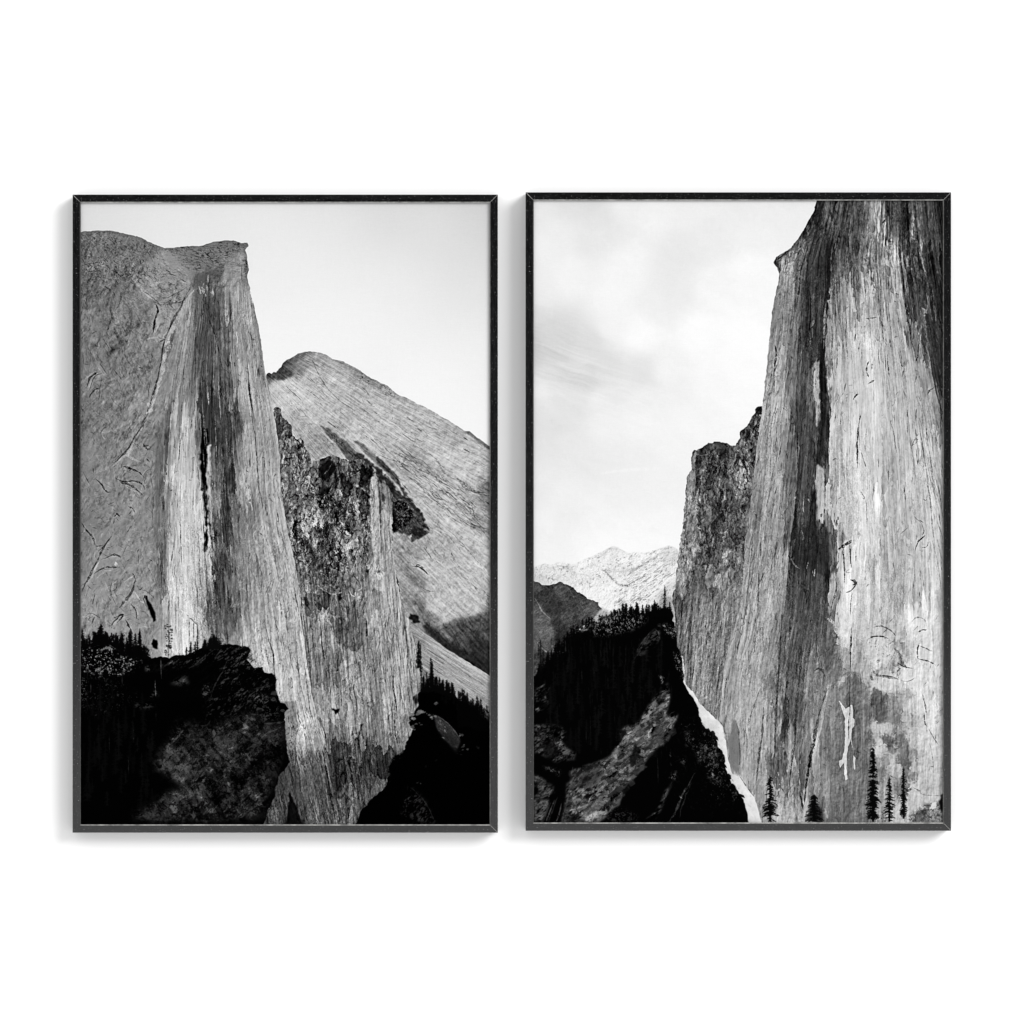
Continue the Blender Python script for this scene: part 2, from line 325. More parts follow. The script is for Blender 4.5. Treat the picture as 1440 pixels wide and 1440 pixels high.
    st = st + relief((X-Y*.1)*1.0, Y*.12, 170, 1.4, 1.2, .4)*8 + relief(X*1.1+w3, Y*.8+w4, 169, 1.3)*5
    P.region(cl, T, rk*up*1.15+st*(1-up)*1.5, 1.0)
    up_ = [(392,580),(410,600),(440,650),(480,646),(520,655),(520,760),(512,850),(480,870),(430,880),(412,780),(398,690)]
    va = lambda x, y: 1.57+.25*math.sin(x*.13+y*.05)
    P.hatch(up_, 380, va, (4, 20), (.8, 2.6), (.1, .55), .85, .25, .35)
    P.hatch(up_, 300, va, (4, 16), (.8, 2.0), (1.3, 2.1), .75, .25, .4)
    P.hatch(up_, 160, .5, (4, 14), (.8, 2.0), (1.2, 1.9), .7, .4, .6)
    lo_ = [(425,880),(500,860),(550,850),(575,880),(588,940),(570,1040),(540,1080),(480,1100),(455,1030),(436,960)]
    P.hatch(lo_, 200, 1.5, (6, 40), (.7, 1.6), (.45, .8), .7, .12, .15)
    P.hatch(lo_, 130, 1.5, (6, 40), (.7, 1.8), (1.1, 1.35), .6, .12, .2)
    P.hatch([(520,700),(536,700),(552,770),(575,860),(590,950),(560,1030),(540,900)], 150, 1.5, (8, 50), (.7, 1.6), (.45, .8), .75, .06, .06)
    P.flakes(up_, 110, (1.5, 5), (6, 26), va, (.5, 1.7), .8)
    P.flakes(lo_, 110, (1.5, 5), (8, 36), 1.5, (.75, 1.25), .7)
    P.hatch([(530,1060),(450,1060),(480,1155),(500,1150),(540,1095)], 160, 1.2, (4, 25), (.8, 1.8), (.4, .7), .6, .3, .4)
    P.hatch([(530,1060),(450,1060),(480,1155),(500,1150),(540,1095)], 120, 1.0, (4, 22), (.8, 1.6), (1.3, 1.9), .5, .3, .5)
    # spire and the smooth pillar below it
    Ds = P.D; P.D = (noise(X*.9, Y*.3, 50, 1.1)*.4, noise(X*.9, Y*.4, 49, 1.1)*1.5)
    P.patch([(520,688),(522,672),(525,663),(527,662),(531,672),(532.5,690),(533,712),(534,745),(536,775),(540,800),(544,830),(548,850),(540,860),(534,820),(527,800),(523,770),(521.5,735)], 176, .9, .8, .8)
    P.patch([(534,694),(540,700),(546,714),(550,735),(551,760),(552,774),(560,800),(548,800),(540,780),(536,745)], 165, .75, 1.2, 1)
    P.patch([(530,680),(540,678),(550,688),(551,700),(551,716),(546,722),(538,712),(535,700)], 118, .85, 1.2, .8)
    P.patch([(536,692),(542,700),(541,706),(536,702)], 45, .8, 1, .8)
    P.patch([(551,772),(562,782),(575,800),(582,832),(590,850),(580,850),(570,850),(562,828),(556,800)], 165, .85, 1.5, 1)
    P.patch([(556,776),(566,786),(562,794),(557,790)], 140, .6, 1.5, 1)
    for pts, w, t, a in [([(556.5,806),(560,822),(564,840),(567.5,855)],2.6,8,.95),([(535,705),(535,735),(536,765),(537,790)],1.5,45,.8),([(545,725),(547,745),(549,775)],1.3,70,.7),([(540,740),(542,770),(543,800)],1.2,90,.6),([(529,690),(531,730),(532,780),(534,830)],1.2,115,.5),([(558,795),(562,805)],1.6,35,.8),([(512,730),(516,745),(514,760)],2.5,20,.8),([(505,715),(511,735),(515,752)],2,25,.7),([(514.5,868),(516,890),(515,895)],2.6,12,.9),([(514,840),(515,868)],1.4,70,.6),([(451,878),(452,900),(455,922),(457,930)],2.4,12,.9),([(449,868),(451,880)],1.6,60,.7),([(422,838),(425,858),(430,890),(435,925),(437,960),(441,985)],2,45,.7),([(424,840),(423,862),(424,880)],2.4,18,.8),([(452,930),(462,945),(466,960)],1.5,80,.5),([(572,850),(577,876),(582,897),(586,921),(589,945)],1.6,60,.7),([(567,870),(571,893),(573,925),(572,950)],1.6,50,.75),([(554,945),(553,962),(556,985),(558,1000)],3,12,.9),([(554,1000),(556,1030),(560,1050)],2.2,28,.85),([(560,960),(566,985),(571,1000)],1.4,60,.6),([(573,930),(578,955),(580,975)],1.4,60,.6),([(540,925),(545,955),(548,1000),(552,1035)],3,185,.6),([(533,880),(538,910),(541,940)],5,182,.5),([(545,880),(547,930)],2,120,.4),([(495,955),(498,975),(503,1000)],3.5,60,.6),([(490,940),(494,965),(499,995)],3,172,.6)]:
        P.stroke(pts, w, t, a)
    P.D = Ds
    # holes, arches, ledges
    for pts, t, a, b in [([(450,658),(456,650),(466,648),(471,655),(470,664),(464,670),(457,676),(450,672)],14,.9,1),([(447,692),(456,688),(462,690),(456,700),(458,716),(451,712),(446,704)],12,.9,1.3),([(500,660),(510,656),(522,654),(523,664),(519,684),(512,676),(505,668)],18,.9,1.5),([(487,676),(493,680),(496,695),(489,698),(485,688)],20,.8,1.5),([(424,694),(430,692),(434,700),(427,702)],22,.8,1),([(478,662),(483,670),(478,674)],15,.8,.8),([(472,665),(476,676),(471,684)],20,.7,.8),([(447,738),(456,738),(466,752),(474,760),(470,765),(456,758)],20,.75,2),([(450,762),(464,768),(480,778),(478,786),(462,784),(450,776)],45,.6,3),([(430,760),(442,745),(452,748),(446,765),(432,780)],62,.6,3),([(445,780),(462,782),(478,795),(470,812),(450,805)],48,.5,3),([(455,808),(475,806),(482,818),(470,826),(458,820)],55,.6,2),([(428,838),(434,846),(433,856),(427,852)],20,.8,1),([(478,830),(481,842),(477,846)],15,.8,.8),([(466.5,995.5),(473,997),(478,996),(476,1001),(473,1004)],6,.95,.5),([(507,1020),(513,1016),(511,1020),(508,1024),(506,1033),(503,1030)],25,.85,.7),([(498,1032),(503,1031),(501,1035)],20,.8,.7),([(582,978),(587,977),(588,986),(585,996),(582,990)],8,.85,1),([(574,1010),(580,1002),(584,1005),(578,1014)],12,.8,1)]:
        P.patch(pts, t, a, b, 1.2)
    for pts, w, t, a in [([(455,668),(462,660),(466,652)],2,110,.7),([(463,700),(465,690),(468,682)],1.6,175,.7),([(470,688),(478,690),(474,700)],1.6,160,.5),([(488,672),(496,668),(506,662)],1.8,175,.7),([(491,674),(500,682),(515,690)],4,125,.6),([(432,728),(436,722),(443,730),(445,738)],7,170,.65),([(432,736),(440,735),(448,738)],2,190,.8),([(446,822),(456,832),(468,836),(481,832)],2.2,165,.7),([(447,815),(452,826)],1.5,150,.6),([(457,818),(466,812),(474,808)],1.3,150,.6),([(449,880),(455,874),(463,875),(467,886),(470,905),(473,930),(475,955)],2.2,190,.6),([(456,874),(460,872),(464,878)],3,195,.6),([(447,858),(456,863),(466,866)],5,172,.6),([(477,903),(483,925),(486,945),(490,965)],2.4,185,.7),([(470,900),(478,910),(480,912)],2,190,.6),([(425,880),(434,895),(447,905)],6,155,.5),([(440,800),(443,820),(440,835)],3,140,.5),([(468,946),(478,945),(486,948)],3,165,.6),([(476,960),(478,973),(474,977)],1.5,180,.7),([(474,974),(482,972),(486,966)],1.4,180,.7),([(442,990),(452,1000),(460,1012),(464,1004)],2.5,180,.6),([(445,1005),(455,1012),(462,1014)],1.6,190,.7),([(480,1015),(490,1022),(503,1020),(510,1016)],1.4,170,.6),([(456,1025),(458,1040),(459,1050)],2.4,20,.85),([(527,1043),(531,1050),(534,1054)],1.5,15,.8),([(472,985),(473,990),(474,996)],1.4,180,.6)]:
        P.stroke(pts, w, t, a, .6)
    P.speck([(395,590),(420,640),(450,700),(470,690),(520,690),(515,760),(480,800),(440,830),(415,790),(398,680)], X*1.1+wx, Y*.7, 61, .7, .75, .4, 25, .75, 4)
    P.speck([(395,590),(420,640),(450,690),(520,690),(515,760),(480,820),(430,850),(410,760),(398,680)], X*1.5-wx, Y*.6, 62, .6, 1.0, .5, 165, .6, 4)
    # ---------- left cliff: dome flank, cap and great pillar
    L = [(112,326.5),(117,324.5),(123,324.5),(132,323.5),(142,323.7),(156,323.7),(168,326),(179,329),(190,331.5),(200,335),(208,339.5),(217,343.5),(224,346.5),(231,349),(246,348),(262.5,345.6),(279,345.6),(288,343),(298,340.4),(307,339),(314.6,337.7),(323,338),(331,339),(338,341.5),(348,341),(349.6,346.7),(345.5,350),(344.8,352),(346.9,363),(349.4,378),(347.5,388),(349,396.7),(355,423.7),(363.5,457),(367.7,488),(372,521.7),(377,540),(382,565),(384,578),(387.5,601),(392.7,638.7),(394,684),(400,721.7),(405,748),(411,776),(415,796.7),(421,830),(423,872),(429.6,915),(436,964),(442,993),(446,1010),(455,1028),(461,1068),(473,1120),(482,1160),(482,1175),(100,1175),(100,330)]
    wd = noise(X*.5, Y*.5, 70, 1.3)*8
    dm = noise((X+Y*.5)*1.0+wd, (Y-X*.5)*.3+wd, 71, .8)*7 + noise(X*1.8, Y*1.8, 72, .5)*5 + noise(X*.6, Y*.6, 73, 1.1)*9 - lines(noise((X*1.0+Y*.25)*.5, (Y-X*.2)*.2, 74, 1.1), .05)*26*np.clip(noise(X*.35, Y*.35, 75, 1.2), 0, 1.4)
    d1, f1 = cells((X*.9+Y*.45+wd)/17, (Y*.9-X*.45+wd*.7)/34, 4)[:2]; d2, f2 = cells((X*.95+Y*.3-wd)/6, (Y*.95-X*.3+wd)/11, 5)[:2]
    dm = dm*.8 + d1*5 + d2*4 - np.exp(-(f1/.05)**2)*22*np.clip(.3+noise(X*.3,Y*.3,79,1.1),0,1.2) - np.exp(-(f2/.08)**2)*13*np.clip(noise(X*.4,Y*.4,78,1.1),0,1.3)
    wr = noise(X*.25, Y*.25, 171, 1.9)*7 + noise(X*.8, Y*.8, 145, 1.4)*.8
    rl = relief((X*.93+Y*.37+wr)*.9, (Y*.93-X*.37+wr)*.35, 172, 1.6)*9 + relief((X*.8-Y*.6+wr)*.8, (Y*.8+X*.6-wr)*.5, 173, 1.5)*7 + relief(X*1.1+wr, Y*.8-wr, 174, 1.2)*6
    rl = rl + relief(X*.42+wr*.3, Y*.34, 154, 1.7)*8
    rl = rl*.72
    dm = dm*.3 + np.where(rl < 0, rl*1.35, rl*.95)
    up1 = np.clip((450-Y)/60, 0, 1)
    dm = dm + up1*(noise((X*.6+Y)*1.5, (Y*.5-X)*.7, 76, .5)*10 - lines(noise((Y-X*.55)*1.1, (X+Y*.5)*.3, 77, .7), .09)*20)
    # pillar coordinates: fan between left crease and right edge
    yy = np.array([330,440,520,580,640,700,800,900,1000,1160.]); lx = np.array([262,254,238,228,222,220,220,222,224,228.]); rx = np.array([350,359,372,384,393,397,416,427,443,482.])
    xl = np.interp(Y, yy, lx).astype(np.float32); xr = np.interp(Y, yy, rx).astype(np.float32)
    U = (X-xl)/(xr-xl)*180
    wv = noise(X*.4, Y*.12, 80, 1.3)*.7
    wp = wv+noise(X*.9, Y*.25, 161, 1.0)*.8
    k1, l1, kx, ky = cells((U+wp)/8, (Y+noise(X*.8,Y*.3,160,1)*14)/95, 8); k2, l2 = cells((U+wp)/3.6, (Y+noise(X*.8,Y*.3,159,1)*8)/46, 9)[:2]; k3, l3 = cells((U+wp*.6)/1.9, Y/17, 10)[:2]
    av = np.clip(1+.6*noise(X*.35, Y*.16, 158, 1.2), .25, 2.0); ax_ = np.clip(1+.6*noise(X*.3, Y*.2, 157, 1.2), .2, 2.0)
    k0 = cells((U+wp)/19, (Y+noise(X*.6,Y*.3,144,1)*20)/150, 15)[0]
    pl = k0*7 + av*(k1*8+k2*5+k3*1.8) - np.exp(-(l1/.05)**2)*30*np.clip(noise(X*.6,Y*.2,156,1.1)+.2,0,1.4) + np.exp(-((l1-.16)/.05)**2)*12*ax_ + noise((U+wv)*1.5, Y*.055, 81, .75)*3*ax_ + noise(X*1.7, Y*1.2, 85, .45)*6*ax_ + noise(X*.7, Y*.5, 155, .9)*6
    pm = np.clip((X-xl+6)/14, 0, 1)*np.clip((Y-380)/60, 0, 1)
    capm = np.clip((400-Y)/25, 0, 1)*np.clip((X-225)/15, 0, 1)
    cap = noise((Y-X*.15)*1.5, X*.45, 87, .6)*10 - lines(noise((Y+X*.35)*1.2, X*.4, 88, .7), .10)*24 + noise(X*1.8, Y*1.8, 89, .5)*6
    NL = dm*.78*(1-pm)+pl*pm; NL = lerp(NL, cap, capm*.8)
    cap = cap + relief((X*.93+Y*.37)*.9, (Y*.93-X*.37)*.4, 137, 1.5)*9 + relief(X*1.0, Y*1.2, 136, 1.3)*6
    T = P.field([(115,335,92),(130,335,98),(150,335,105),(180,345,110),(200,345,118),(215,350,122),(115,370,98),(150,370,108),(190,372,112),(130,385,95),(170,395,112),(120,402,98),(160,410,102),(205,400,118),(215,375,128),(190,395,108),(125,450,118),(170,440,102),(150,430,108),(200,435,112),(205,460,120),(215,445,112),(130,490,120),(165,500,115),(190,490,128),(175,520,110),(210,465,140),(200,478,130),(130,540,122),(170,540,122),(200,540,130),(150,560,118),(130,580,105),(160,600,118),(120,572,95),(190,590,118),(125,640,138),(150,640,110),(175,610,110),(180,650,148),(190,640,160),(200,650,145),(150,680,138),(145,670,120),(195,690,142),(180,665,120),(120,690,125),(130,720,120),(170,720,145),(160,700,135),(200,735,145),(190,720,155),(120,735,105),(125,760,112),(160,760,142),(140,745,110),(190,780,130),(185,760,135),(140,790,150),(120,780,115),(150,800,130),(165,790,150),(130,830,160),(150,840,155),(175,830,145),(205,830,155),(190,850,150),(120,870,165),(160,880,165),(190,880,150),(210,870,150),(200,800,150),
      (232,360,140),(245,375,150),(235,400,155),(250,405,160),(225,400,152),(240,420,150),(258,395,150),(240,440,155),(222,455,148),(225,425,148),(225,415,150),(265,400,140),(262,380,122),(250,360,128),(265,352,118),(280,360,112),(295,352,112),(310,345,100),(320,345,98),(335,345,105),(300,370,120),(280,375,118),(320,365,125),(285,388,95),(300,385,92),(313,380,100),(335,360,150),(330,372,160),(322,385,155),(318,398,150),(335,385,160),(343,375,120),(343,395,125),(328,410,148),(345,410,140),(335,440,138),(320,440,130),(350,440,138),(352,470,138),(330,470,128),(340,500,145),(360,500,140),(328,520,130),(345,530,150),(365,540,142),(335,560,155),(355,560,150),(372,570,158),
      (272,395,105),(280,398,88),(292,400,118),(300,405,120),(308,408,110),(278,420,82),(290,425,85),(303,425,95),(312,435,105),(285,450,80),(300,460,88),(315,470,110),(280,470,90),(293,490,85),(308,500,100),(276,500,105),(292,520,75),(305,530,85),(318,545,110),(285,540,62),(300,550,70),(312,560,80),
      (270,415,145),(262,430,165),(255,440,168),(262,450,130),(250,460,158),(244,480,150),(236,490,128),(246,495,140),(230,520,150),(225,545,152),(215,565,165),(210,585,165),(262,470,128),(250,510,128),(260,540,122),(240,555,135),(268,560,120),(248,590,140),(270,590,152),(260,620,165),(238,590,130),
      (228,610,100),(230,640,98),(225,660,105),(236,650,110),(220,690,105),(228,710,108),(233,750,112),(222,760,115),(215,720,145),(212,680,140),(225,800,125),(228,840,135),(222,870,140),(212,780,145),(230,880,150),
      (245,640,160),(255,660,172),(245,690,188),(265,690,190),(260,740,208),(278,710,205),(285,740,205),(250,770,200),(240,800,182),(270,800,210),(255,840,192),(240,850,182),(270,870,212),(245,890,185),(260,900,205),(284,780,195),(283,810,170),(293,800,190),(283,845,160),(290,860,110),
      (284,585,50),(290,570,38),(300,570,55),(288,610,55),(296,615,48),(305,590,60),(312,600,70),(320,580,90),(318,620,62),(310,640,48),(322,660,62),(298,640,110),(302,670,120),(300,700,125),(312,680,70),(320,700,72),(313,720,60),(308,745,45),(322,740,68),(312,770,65),(300,790,165),(306,800,70),(314,800,55),(305,830,60),(315,840,70),(328,815,108),(330,850,95),(300,850,65),(320,870,95),(300,875,90),(328,780,118),(330,740,112),(329,700,125),(332,650,135),
      (345,620,160),(345,650,160),(355,640,150),(347,680,168),(365,660,158),(370,690,145),(345,720,112),(340,700,140),(352,740,118),(340,770,120),(345,800,122),(360,770,140),(358,800,120),(372,740,158),(385,720,158),(390,780,165),(405,800,160),(380,810,150),(365,830,140),(395,840,165),(370,860,150),(345,870,140),(350,900,160),(380,900,168),(405,890,172),(410,930,175),(400,960,175),(380,930,168),(365,930,160),(420,970,170),(430,1000,165),(410,1010,172),(420,1040,165),(436,1040,145),(405,1040,168),(445,1045,130),
      (412,1068,88),(430,1075,88),(445,1065,85),(455,1085,80),(420,1100,80),(440,1110,85),(425,1140,75),(450,1130,78),(465,1140,78),(400,1100,92),(392,1130,100),(385,1155,105),(405,1140,90),(410,1155,50),(470,1110,60)], soft=5.5, p=2.0)
    st1 = noise((U+wv)*1.3, Y*.03, 180, .8)*9
    P.D = (noise(X*1.1, Y*1.1, 181, .9)*1.6*(1-pm)+kx*8*.8*pm, noise(X*1.1, Y*1.1, 183, .9)*1.6*(1-pm)+(ky*40*.8+st1*.4)*pm*np.clip((1030-Y)/80, .12, 1))
    T = P.warp(T, P.D[0], P.D[1])
    NL = NL*np.clip(.95+.35*noise(X*.4, Y*.25, 184, 1.1), .4, 1.6)
    T = lerp(T + .6*(128-T) + np.clip((Y-600)/200, 0, 1)*8, (T-120)*1.22+127, pm)
    NL = NL + relief((U+wv)*1.0, Y*.09, 175, 1.4, 1.2, .3)*7*pm + relief(X*1.1+wr, Y*.6-wr, 176, 1.3)*5*pm*np.clip((X-300)/60, 0, 1)
    P.region(L, T, NL, .5)
    P.patch([(232,350),(218,362),(205,372),(190,385),(184,392),(200,408),(216,420),(222,424),(216,452),(206,468),(218,476),(230,480),(238,465),(246,442),(256,420),(268,403),(275,394),(262,380),(246,360)], 160, .6, 4, 3)
    P.hatch([(215,360),(262,380),(268,402),(245,440),(215,425),(190,390)], 110, .5, (4, 22), (.8, 1.6), (.6, .85), .75, .3, .4)
    P.flakes([(215,360),(262,380),(268,402),(245,440),(215,425),(190,390)], 40, (2, 6), (6, 24), .6, (.85, 1.12), .6)
    P.patch([(114,400),(130,395),(150,405),(150,450),(120,450)], 104, .3, 8, 2)
    P.patch([(268,400),(285,385),(312,372),(316,368),(315,385),(311,396),(300,400),(284,400),(274,405)], 84, .75, 1, 1)
    P.patch([(273,405),(271,420),(272,440),(274,470),(276,500),(277,530),(277,560),(300,600),(324,600),(325,560),(322,520),(320,480),(317,450),(310,424),(309,402),(290,400)], 84, .6, 1.5, 1)
    P.patch([(240,640),(250,600),(262,570),(276,560),(280,600),(281,640),(284,700),(288,760),(290,830),(284,880),(280,912),(232,918),(234,860),(238,780),(240,700)], 196, .5, 3, 1)
    P.patch([(222,640),(228,590),(240,575),(242,600),(240,640),(238,720),(236,790),(232,850),(222,860),(216,800),(216,700)], 104, .5, 2.5, 1)
    for pts, w, t, a in [([(182,388),(190,398),(200,408),(210,415),(221,425)],2.2,70,.6),([(219,428),(222,436),(218,450),(215,468)],3,26,.85),([(268,403),(258,420),(249,440),(240,458),(230,482),(226,510),(221,535),(214,562),(206,585),(192,610),(176,634),(156,655)],2,58,.75),([(272,408),(262,424),(254,440),(246,456),(238,476),(232,500),(228,520),(222,545),(215,566),(209,585)],6,182,.85),([(216,424),(228,428),(244,426),(258,418)],2,70,.6),([(222,424),(214,436),(210,450)],3,165,.6),([(186,392),(202,409),(219,423)],4,172,.6),([(252,470),(246,490),(236,530),(230,560)],3,160,.4),([(155,402),(163,416),(158,440),(150,470),(148,500)],1.4,82,.6),([(112,470),(122,460),(128,440)],1.3,85,.5),([(120,480),(116,510),(114,540)],1.3,85,.5),([(150,500),(156,525),(170,545)],1.3,80,.5),([(175,500),(190,525),(205,545)],1.3,82,.5),([(128,482),(126,510),(122,535)],1.2,85,.5),([(178,470),(196,455),(212,452)],1.3,85,.5)]:
        P.stroke(pts, w, t, a, .8)
    P.D0 = P.D
    dm_ = [(112,335),(160,326),(215,345),(220,470),(218,560),(205,700),(220,820),(215,900),(112,905)]
    da = lambda x, y: 1.35+.45*math.sin(x*.03+y*.012)
    P.hatch([(112,330),(160,326),(225,350),(200,400),(112,395)], 420, lambda x, y: .75, (3, 16), (.8, 1.5), (.45, .8), .75, .3, .4)
    P.hatch([(230,350),(270,346),(340,342),(330,360),(280,380),(262,378)], 260, lambda x, y: .35 if x < 300 else -.15, (3, 15), (.8, 1.6), (.4, .8), .75, .3, .3)
    P.hatch([(112,400),(200,400),(220,470),(210,590),(112,600)], 420, da, (6, 34), (.7, 1.3), (.6, .88), .7, .25, .25)
    P.hatch([(112,600),(215,590),(215,900),(112,900)], 420, lambda x, y: 1.0+.8*math.sin(x*.05-y*.02), (4, 24), (.7, 1.4), (.5, .85), .7, .4, .5)
    P.hatch(dm_, 420, lambda x, y: 1.0+.8*math.sin(x*.04-y*.02), (4, 22), (.7, 1.6), (1.1, 1.35), .65, .4, .5)
    P.hatch([(190,370),(260,380),(265,405),(235,450),(215,425)], 120, .35, (5, 22), (.7, 1.2), (.55, .85), .7, .4, .5)
    pl_ = [(270,410),(345,370),(372,520),(396,690),(430,900),(455,1040),(410,1050),(372,935),(232,915),(232,640)]
    pa = lambda x, y: 1.57-.10*(x-300)/80 if x < 300 else 1.57-.12*(x-300)/80
    P.hatch(pl_, 260, pa, (8, 60), (.7, 1.5), (.5, .82), .75, .03, .03)
    P.hatch(pl_, 190, pa, (6, 40), (.7, 1.6), (1.1, 1.4), .7, .03, .04)
    P.hatch([(330,380),(346,390),(380,580),(400,760),(425,950),(380,940),(340,700)], 220, 1.45, (3, 14), (.7, 1.5), (.45, .8), .7, .2, .35)
    P.hatch([(274,410),(312,400),(325,560),(280,560)], 220, lambda x, y: 1.45, (6, 30), (.7, 1.6), (.4, .8), .7, .1, .15)
    P.flakes(pl_, 230, (1.2, 5), (8, 44), pa, (.8, 1.2), .65)
    P.hatch(pl_, 150, .25, (2, 6), (.8, 1.6), (.4, .8), .75, .4, .5)
    P.flakes(dm_, 110, (2, 7), (6, 26), da, (.88, 1.14), .55)
    P.hatch([(405,1065),(455,1060),(470,1155),(380,1155)], 160, 1.3, (8, 40), (.8, 1.6), (.45, .75), .7, .1, .1)
    P.hatch([(405,1065),(455,1060),(470,1155),(380,1155)], 120, 1.3, (8, 40), (.8, 1.6), (1.15, 1.5), .6, .1, .1)
    # cap crags
    P.patch([(344,352),(349,378),(347,388),(342,382),(340,368)], 100, .6, 1.2, 1.2)
    P.speck([(340,362),(348,362),(350,390),(344,388)], X*1.6, Y*1.4, 91, .6, .5, .4, 45, .8, 1)
    P.speck([(285,350),(312,338),(345,342),(340,350),(310,362),(280,368),(262,362)], (Y-X*.2)*1.5, X*.8, 92, .6, .75, .4, 42, .75, 3)
    P.speck([(112,330),(150,326),(200,340),(235,360),(215,400),(150,395),(112,380)], (Y-X*.5)*1.4, X*.9, 93, .6, 1.15, .4, 45, .7, 5)
    P.speck([(116,378),(126,374),(134,372),(150,364),(152,370),(135,381),(118,382)], X*1.6, Y*1.6, 94, .5, .3, .4, 185, .7, 1.5)
    P.speck([(116,372),(140,366),(150,362),(150,370),(128,380),(116,379)], X*1.5, Y*1.5, 95, .5, .7, .3, 30, .8, 1)
    # dark recess under the cap with pale flakes
    P.patch([(266,398),(274,388),(290,380),(314,372),(315,385),(306,396),(296,398),(284,400),(274,404)], 88, .7, 2.5, 1.5)
    P.speck([(276,395),(300,392),(303,412),(290,418),(278,412)], X*1.1, Y*.5, 96, .6, .5, .4, 170, .75, 2)
    for pts, w in [([(292,386),(292,398)],2),([(285,404),(286,412)],3.5),([(290,400),(291,410)],2),([(299,404),(300,416)],3),([(296,410),(301,413)],4),([(279,402),(281,408)],2)]:
        P.stroke(pts, w, 168, .7, .5)
    P.patch([(314,375),(326,366),(344,354),(346,366),(342,378),(334,388),(326,400),(318,410),(309,402),(313,388)], 160, .45, 2.5, 1.5)
    # pale bright ridge running down left of the pillar
    P.patch([(274,410),(266,420),(256,438),(248,455),(244,475),(246,488),(252,470),(258,450),(268,430),(273,425)], 172, .55, 2, 1)
    P.patch([(244,462),(238,475),(233,488),(234,495),(240,488),(245,475)], 105, .6, 1.5, 1)
    P.speck([(232,478),(240,472),(244,485),(238,494),(232,492)], X*1.5, Y*1.2, 97, .5, .4, .4, 195, .7, 1)
    # cracks in the dome and valley
    for pts, w, t, a in [([(219,428),(222,436),(219,446),(216,456),(215,468)],2.2,28,.9),([(217,452),(215.5,468)],2,40,.8),([(184,390),(200,408),(216,420),(221,425)],2.5,165,.5),([(200,408),(212,416),(222,424),(228,432)],1.3,60,.5),([(222,424),(240,426),(256,423),(266,412)],1.4,75,.7),([(215,418),(235,418),(255,408),(270,398)],1.2,95,.55),([(268,403),(258,420),(250,440),(240,458),(230,482),(226,510),(222,530)],1.6,70,.75),([(252,432),(244,447),(236,470)],1.4,60,.6),([(222,530),(218,545),(212,565),(206,585)],2,62,.75),([(214,556),(212,572),(208,580)],3,190,.7),([(205,565),(212,575),(205,582)],4,185,.6),([(145,402),(155,408),(162,416)],1.5,55,.75),([(146,404),(140,400)],3,150,.5),([(172,410),(168,425),(160,440)],1.1,80,.55),([(160,458),(166,475),(172,497)],3.5,88,.6),([(160,455),(170,458)],1.3,60,.5),([(182,425),(190,440),(203,462)],1.1,85,.5),([(205,478),(215,475),(222,474)],2.6,158,.6),([(222,475),(230,478),(222,482)],1.2,60,.6),([(122,545),(128,530),(138,523)],2.2,45,.8),([(125,550),(132,530),(145,525)],1.1,60,.6),([(124,560),(132,548),(140,545)],1.8,45,.7),([(138,565),(141,545),(143,530)],1.2,60,.6),([(112,540),(120,532),(135,522)],2,165,.4),([(112,580),(125,568),(140,555)],1.2,80,.5),
       ([(155,655),(170,642),(182,628),(192,610),(205,590)],1.6,52,.75),([(163,650),(176,640),(185,645),(200,650)],2.5,170,.55),([(186,625),(180,638),(176,640)],2.5,182,.6),([(172,655),(182,658),(195,664),(202,672)],1.8,48,.8),([(162,672),(175,677),(190,676),(200,682),(204,688)],1.8,42,.8),([(168,678),(180,682),(192,688),(200,696)],2.2,35,.8),([(175,684),(188,690),(197,696)],1.5,175,.5),([(133,672),(142,680),(148,690),(154,692)],1.7,40,.85),([(130,655),(132,668)],1.1,70,.6),([(180,712),(187,716),(190,721)],1.4,50,.7),([(160,727),(163,722),(168,726)],2,30,.85),([(152,708),(160,706)],1.6,45,.75),([(114,735),(120,744),(128,754),(133,765)],1.6,40,.8),([(133,765),(138,768),(146,766)],1.3,70,.6),([(157,752),(148,765),(138,776)],1.8,70,.65),([(156,755),(147,768),(136,790),(126,808),(114,832)],2,58,.75),([(142,787),(158,780),(168,783),(170,786)],1.8,55,.7),([(130,808),(145,798),(155,798),(168,798)],1.8,48,.75),([(134,815),(146,804),(160,801)],2,178,.5),([(162,790),(163,797)],4,215,.8),([(126,820),(132,802),(140,790)],1.8,185,.6),([(158,815),(155,830),(162,850)],1.3,90,.6),([(191,812),(186,830),(176,845),(165,858)],2.6,75,.7),([(186,806),(191,818)],1.8,60,.7),([(175,818),(185,812),(190,806)],1.5,180,.6),([(188,832),(196,844),(202,848)],2.2,190,.6),([(214,640),(214,652),(212,672),(215,700),(214,740)],1.4,88,.6),([(222,610),(220,640),(216,665)],2,100,.5),([(200,622),(208,632),(212,628)],1.6,45,.7),([(200,628),(208,626)],2.5,60,.6),([(205,645),(211,650)],1.6,45,.7),([(210,786),(214,790)],2,45,.8),([(183,848),(190,858),(192,870)],1.3,50,.7),([(160,870),(172,864),(164,876)],2,25,.75),([(156,884),(160,874),(168,866)],1.6,35,.7),([(118,868),(128,862),(140,870)],1.2,80,.5),([(175,872),(182,884),(186,892)],2,45,.7),([(202,838),(206,842)],3.2,12,.9)]:
        P.stroke(pts, w*1.4, t-(6 if t < 100 else -8), min(1, a*1.1), .6)
    for pts in [[(204,838),(208,845),(212,850),(218,862),(219,872),(214,874),(211,862),(207,850)],[(212,905),(216,898),(222,900),(221,912),(214,910)]]:
        P.patch(pts, 5, .97, .5, .7)
